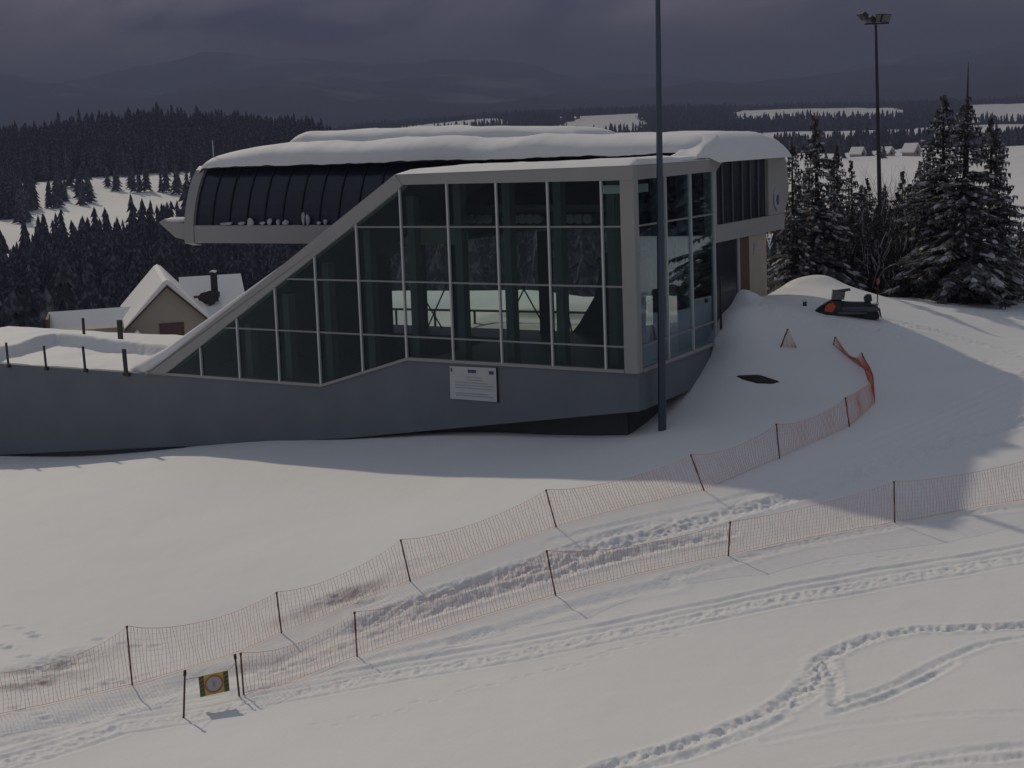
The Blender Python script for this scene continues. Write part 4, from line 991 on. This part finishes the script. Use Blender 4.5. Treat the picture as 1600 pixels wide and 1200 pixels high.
hN = heights(near_f); zN = base(near_f[:, 0], near_f[:, 1])
# a few trees dotted on the clearings and the right-hand field
ex_ = []
for px, D, n, sx in [(112, 480, 8, 9), (128, 500, 5, 7), (170, 505, 3, 6), (232, 500, 5, 8), (60, 470, 5, 10), (285, 490, 4, 6), (100, 520, 3, 8), (30, 470, 6, 12), (200, 555, 2, 20), (1345, 640, 3, 14), (1300, 620, 4, 10), (1460, 700, 6, 30), (1390, 720, 5, 26), (1570, 760, 6, 30)]:
    for k in range(n): D2 = D+random.uniform(-14, 14); ex_.append(((px-800)/F*D2+random.uniform(-sx, sx), D2))
ex_ = np.array(ex_); hE = 8+5*rng.random(len(ex_)); zE = base(ex_[:, 0], ex_[:, 1])
order = np.argsort(near_f[:, 1]); vis = [i for i in order if (-10 < pxn[i] < 345)][:270]
vis_set = np.zeros(len(near_f), bool); vis_set[vis] = True
proto = []
for k, (V, Fq) in enumerate(TT):
    me = bpy.data.meshes.new('forest_spruce'); me.from_pydata([tuple(v) for v in V], [], [tuple(f) for f in Fq]); me.materials.append(M['forest']); proto.append(me)
def lone(x, y, z, h, w, label, group):
    o = bpy.data.objects.new('forest_spruce', random.choice(proto)); COL.objects.link(o)
    o.location = (x, y, z-.3); o.scale = (h*w, h*w, h); o.rotation_euler = (0, 0, random.uniform(0, 6.28)); tag(o, label, 'tree', group)
for i in vis: lone(near_f[i, 0], near_f[i, 1], zN[i], hN[i], random.uniform(.85, 1.2), 'dark spruce in the nearest rows of the wood behind and left of the beige house', 'spruces of the near wood')
for (x, y), z, h in zip(ex_, zE, hE):
    px = 800+F*x/y
    if px < 800: lone(x, y, z, h, 1.1, 'small dark tree dotted over the snowy clearing on the left hillside', 'trees on the hillside clearing')
    else: lone(x, y, z, h*.7, 1.2, 'tiny dark tree dotted over the far snowfield at the right', 'trees on the far snowfield')
def forest(name, P, z, h, tmpl, m, wk=1.0):
    Vs = []; Fs = []; o = 0; kk = rng.integers(0, len(tmpl), len(P)); rot = rng.random(len(P))*6.28; w = rng.uniform(.8, 1.2, len(P))*wk
    for t, (V, Fq) in enumerate(tmpl):
        s = np.where(kk == t)[0]
        if not len(s): continue
        c_, s_ = np.cos(rot[s])[:, None], np.sin(rot[s])[:, None]; hw = (h[s]*w[s])[:, None]
        x = (V[None, :, 0]*c_-V[None, :, 1]*s_)*hw+P[s, 0][:, None]; y = (V[None, :, 0]*s_+V[None, :, 1]*c_)*hw+P[s, 1][:, None]
        zz = V[None, :, 2]*h[s][:, None]+z[s][:, None]-.3
        Vs.append(np.stack([x, y, zz], 2).reshape(-1, 3)); n = len(V)
        Fs.append((Fq[None]+(np.arange(len(s))*n)[:, None, None]+o).reshape(-1, 3)); o += n*len(s)
    return tag(np_mesh(name, np.vstack(Vs), np.vstack(Fs), m), kind='stuff')
forest('forest', near_f[~vis_set], zN[~vis_set], hN[~vis_set], TT, M['forest'])
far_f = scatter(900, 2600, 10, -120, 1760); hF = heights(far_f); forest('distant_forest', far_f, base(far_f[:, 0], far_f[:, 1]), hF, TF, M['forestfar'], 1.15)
side = []
for k in range(420):
    a = math.radians(random.uniform(36, 74)); d = random.uniform(122, 175); side.append((d*math.sin(a), d*math.cos(a)))
side = np.array(side); forest('unseen_side_wood', side, base(side[:, 0], side[:, 1]), heights(side), TT, M['forest'])  # belt of trees out of view, added for the right glass face to reflect

# ------------------------------------------------------------------ light, sky, air
SUN_EL = math.radians(33.5); sx_, sy_ = -.48, .877                      # towards the sun: behind the station, left
sun = bpy.data.lights.new('sun', 'SUN'); sun.energy = 2.75; sun.angle = math.radians(1.0); sun.color = (1, .865, .67)
so = bpy.data.objects.new('sun', sun); COL.objects.link(so)
dirv = Vector((sx_*math.cos(SUN_EL), sy_*math.cos(SUN_EL), math.sin(SUN_EL))).normalized()
so.rotation_euler = dirv.to_track_quat('Z', 'Y').to_euler()
w = bpy.data.worlds.new('World'); SC.world = w; w.use_nodes = True
n = w.node_tree.nodes; l = w.node_tree.links; bg = n['Background']
sk = n.new('ShaderNodeTexSky'); sk.sky_type = 'NISHITA'; sk.sun_disc = False; sk.sun_elevation = SUN_EL; sk.sun_rotation = math.atan2(sx_, sy_)
sc = n.new('ShaderNodeVectorMath'); sc.operation = 'SCALE'; sc.inputs['Scale'].default_value = .08; l.new(sk.outputs[0], sc.inputs[0])
tc = n.new('ShaderNodeTexCoord'); sep = n.new('ShaderNodeSeparateXYZ'); l.new(tc.outputs['Generated'], sep.inputs[0])
mp = n.new('ShaderNodeMapping'); mp.inputs['Scale'].default_value = (2.6, 2.6, 7.0); l.new(tc.outputs['Generated'], mp.inputs[0])
n1 = n.new('ShaderNodeTexNoise'); n1.inputs['Scale'].default_value = 2.3; n1.inputs['Detail'].default_value = 7; n1.inputs['Distortion'].default_value = .5; l.new(mp.outputs[0], n1.inputs['Vector'])
n2 = n.new('ShaderNodeTexNoise'); n2.inputs['Scale'].default_value = 1.1; n2.inputs['Detail'].default_value = 2; l.new(tc.outputs['Generated'], n2.inputs['Vector'])
r1 = n.new('ShaderNodeMapRange'); r1.inputs['From Min'].default_value = .34; r1.inputs['From Max'].default_value = .72; l.new(n1.outputs['Fac'], r1.inputs['Value'])
cl = n.new('ShaderNodeMix'); cl.data_type = 'RGBA'; cl.inputs[6].default_value = (.08, .09, .18, 1); cl.inputs[7].default_value = (.85, .70, .78, 1); l.new(r1.outputs[0], cl.inputs[0])
br = n.new('ShaderNodeMapRange'); br.interpolation_type = 'SMOOTHSTEP'; br.inputs['From Min'].default_value = .05; br.inputs['From Max'].default_value = .42; br.inputs['To Max'].default_value = .6; l.new(sep.outputs['X'], br.inputs['Value'])
cb = n.new('ShaderNodeMix'); cb.data_type = 'RGBA'; cb.inputs[7].default_value = (.20, .16, .16, 1); l.new(br.outputs[0], cb.inputs[0]); l.new(cl.outputs[2], cb.inputs[6])
hi = n.new('ShaderNodeMapRange'); hi.interpolation_type = 'SMOOTHSTEP'; hi.inputs['From Min'].default_value = .09; hi.inputs['From Max'].default_value = .62; l.new(sep.outputs['Z'], hi.inputs['Value'])
up = n.new('ShaderNodeMix'); up.data_type = 'RGBA'; up.inputs[7].default_value = (.37, .41, .48, 1); l.new(hi.outputs[0], up.inputs[0]); lo = n.new('ShaderNodeMapRange'); lo.interpolation_type = 'SMOOTHSTEP'; lo.inputs['From Min'].default_value = .045; lo.inputs['From Max'].default_value = .115; lo.inputs['To Min'].default_value = .12; l.new(sep.outputs['Z'], lo.inputs['Value'])
lm = n.new('ShaderNodeVectorMath'); lm.operation = 'SCALE'; l.new(cb.outputs[2], lm.inputs[0]); l.new(lo.outputs[0], lm.inputs['Scale'])   # the cloud bank is densest low over the hills
l.new(lm.outputs[0], up.inputs[6])
gap = n.new('ShaderNodeMapRange'); gap.inputs['From Min'].default_value = .5; gap.inputs['From Max'].default_value = .75; gap.inputs['To Max'].default_value = .5; l.new(n2.outputs['Fac'], gap.inputs['Value'])
gm = n.new('ShaderNodeMath'); gm.operation = 'MULTIPLY'; l.new(gap.outputs[0], gm.inputs[0]); l.new(hi.outputs[0], gm.inputs[1])
fin = n.new('ShaderNodeMix'); fin.data_type = 'RGBA'; l.new(gm.outputs[0], fin.inputs[0]); l.new(up.outputs[2], fin.inputs[6]); l.new(sc.outputs[0], fin.inputs[7])
l.new(fin.outputs[2], bg.inputs['Color']); bg.inputs['Strength'].default_value = 1.0

HAZE = 3.5e-4
hzb = MB().box(-10600, 10600, -10600, 10600, -60, float(Z.max())+15).build('haze', None, None)
hzb.data.materials.clear(); hm = bpy.data.materials.new('haze'); hm.use_nodes = True; q = hm.node_tree; q.nodes.remove(q.nodes['Principled BSDF'])
pv = q.nodes.new('ShaderNodeVolumePrincipled'); pv.inputs['Density'].default_value = HAZE; pv.inputs['Color'].default_value = (.29, .33, .52, 1)
q.links.new(pv.outputs[0], q.nodes['Material Output'].inputs['Volume']); hzb.data.materials.append(hm)
tag(hzb, kind='stuff'); 

vs_ = SC.view_settings; vs_.view_transform = 'Standard'; vs_.look = 'None'; vs_.exposure = -.62; vs_.gamma = 1; vs_.use_curve_mapping = False
SC.cycles.max_bounces = 8; SC.cycles.transparent_max_bounces = 16; SC.cycles.volume_bounces = 0; SC.cycles.use_denoising = True
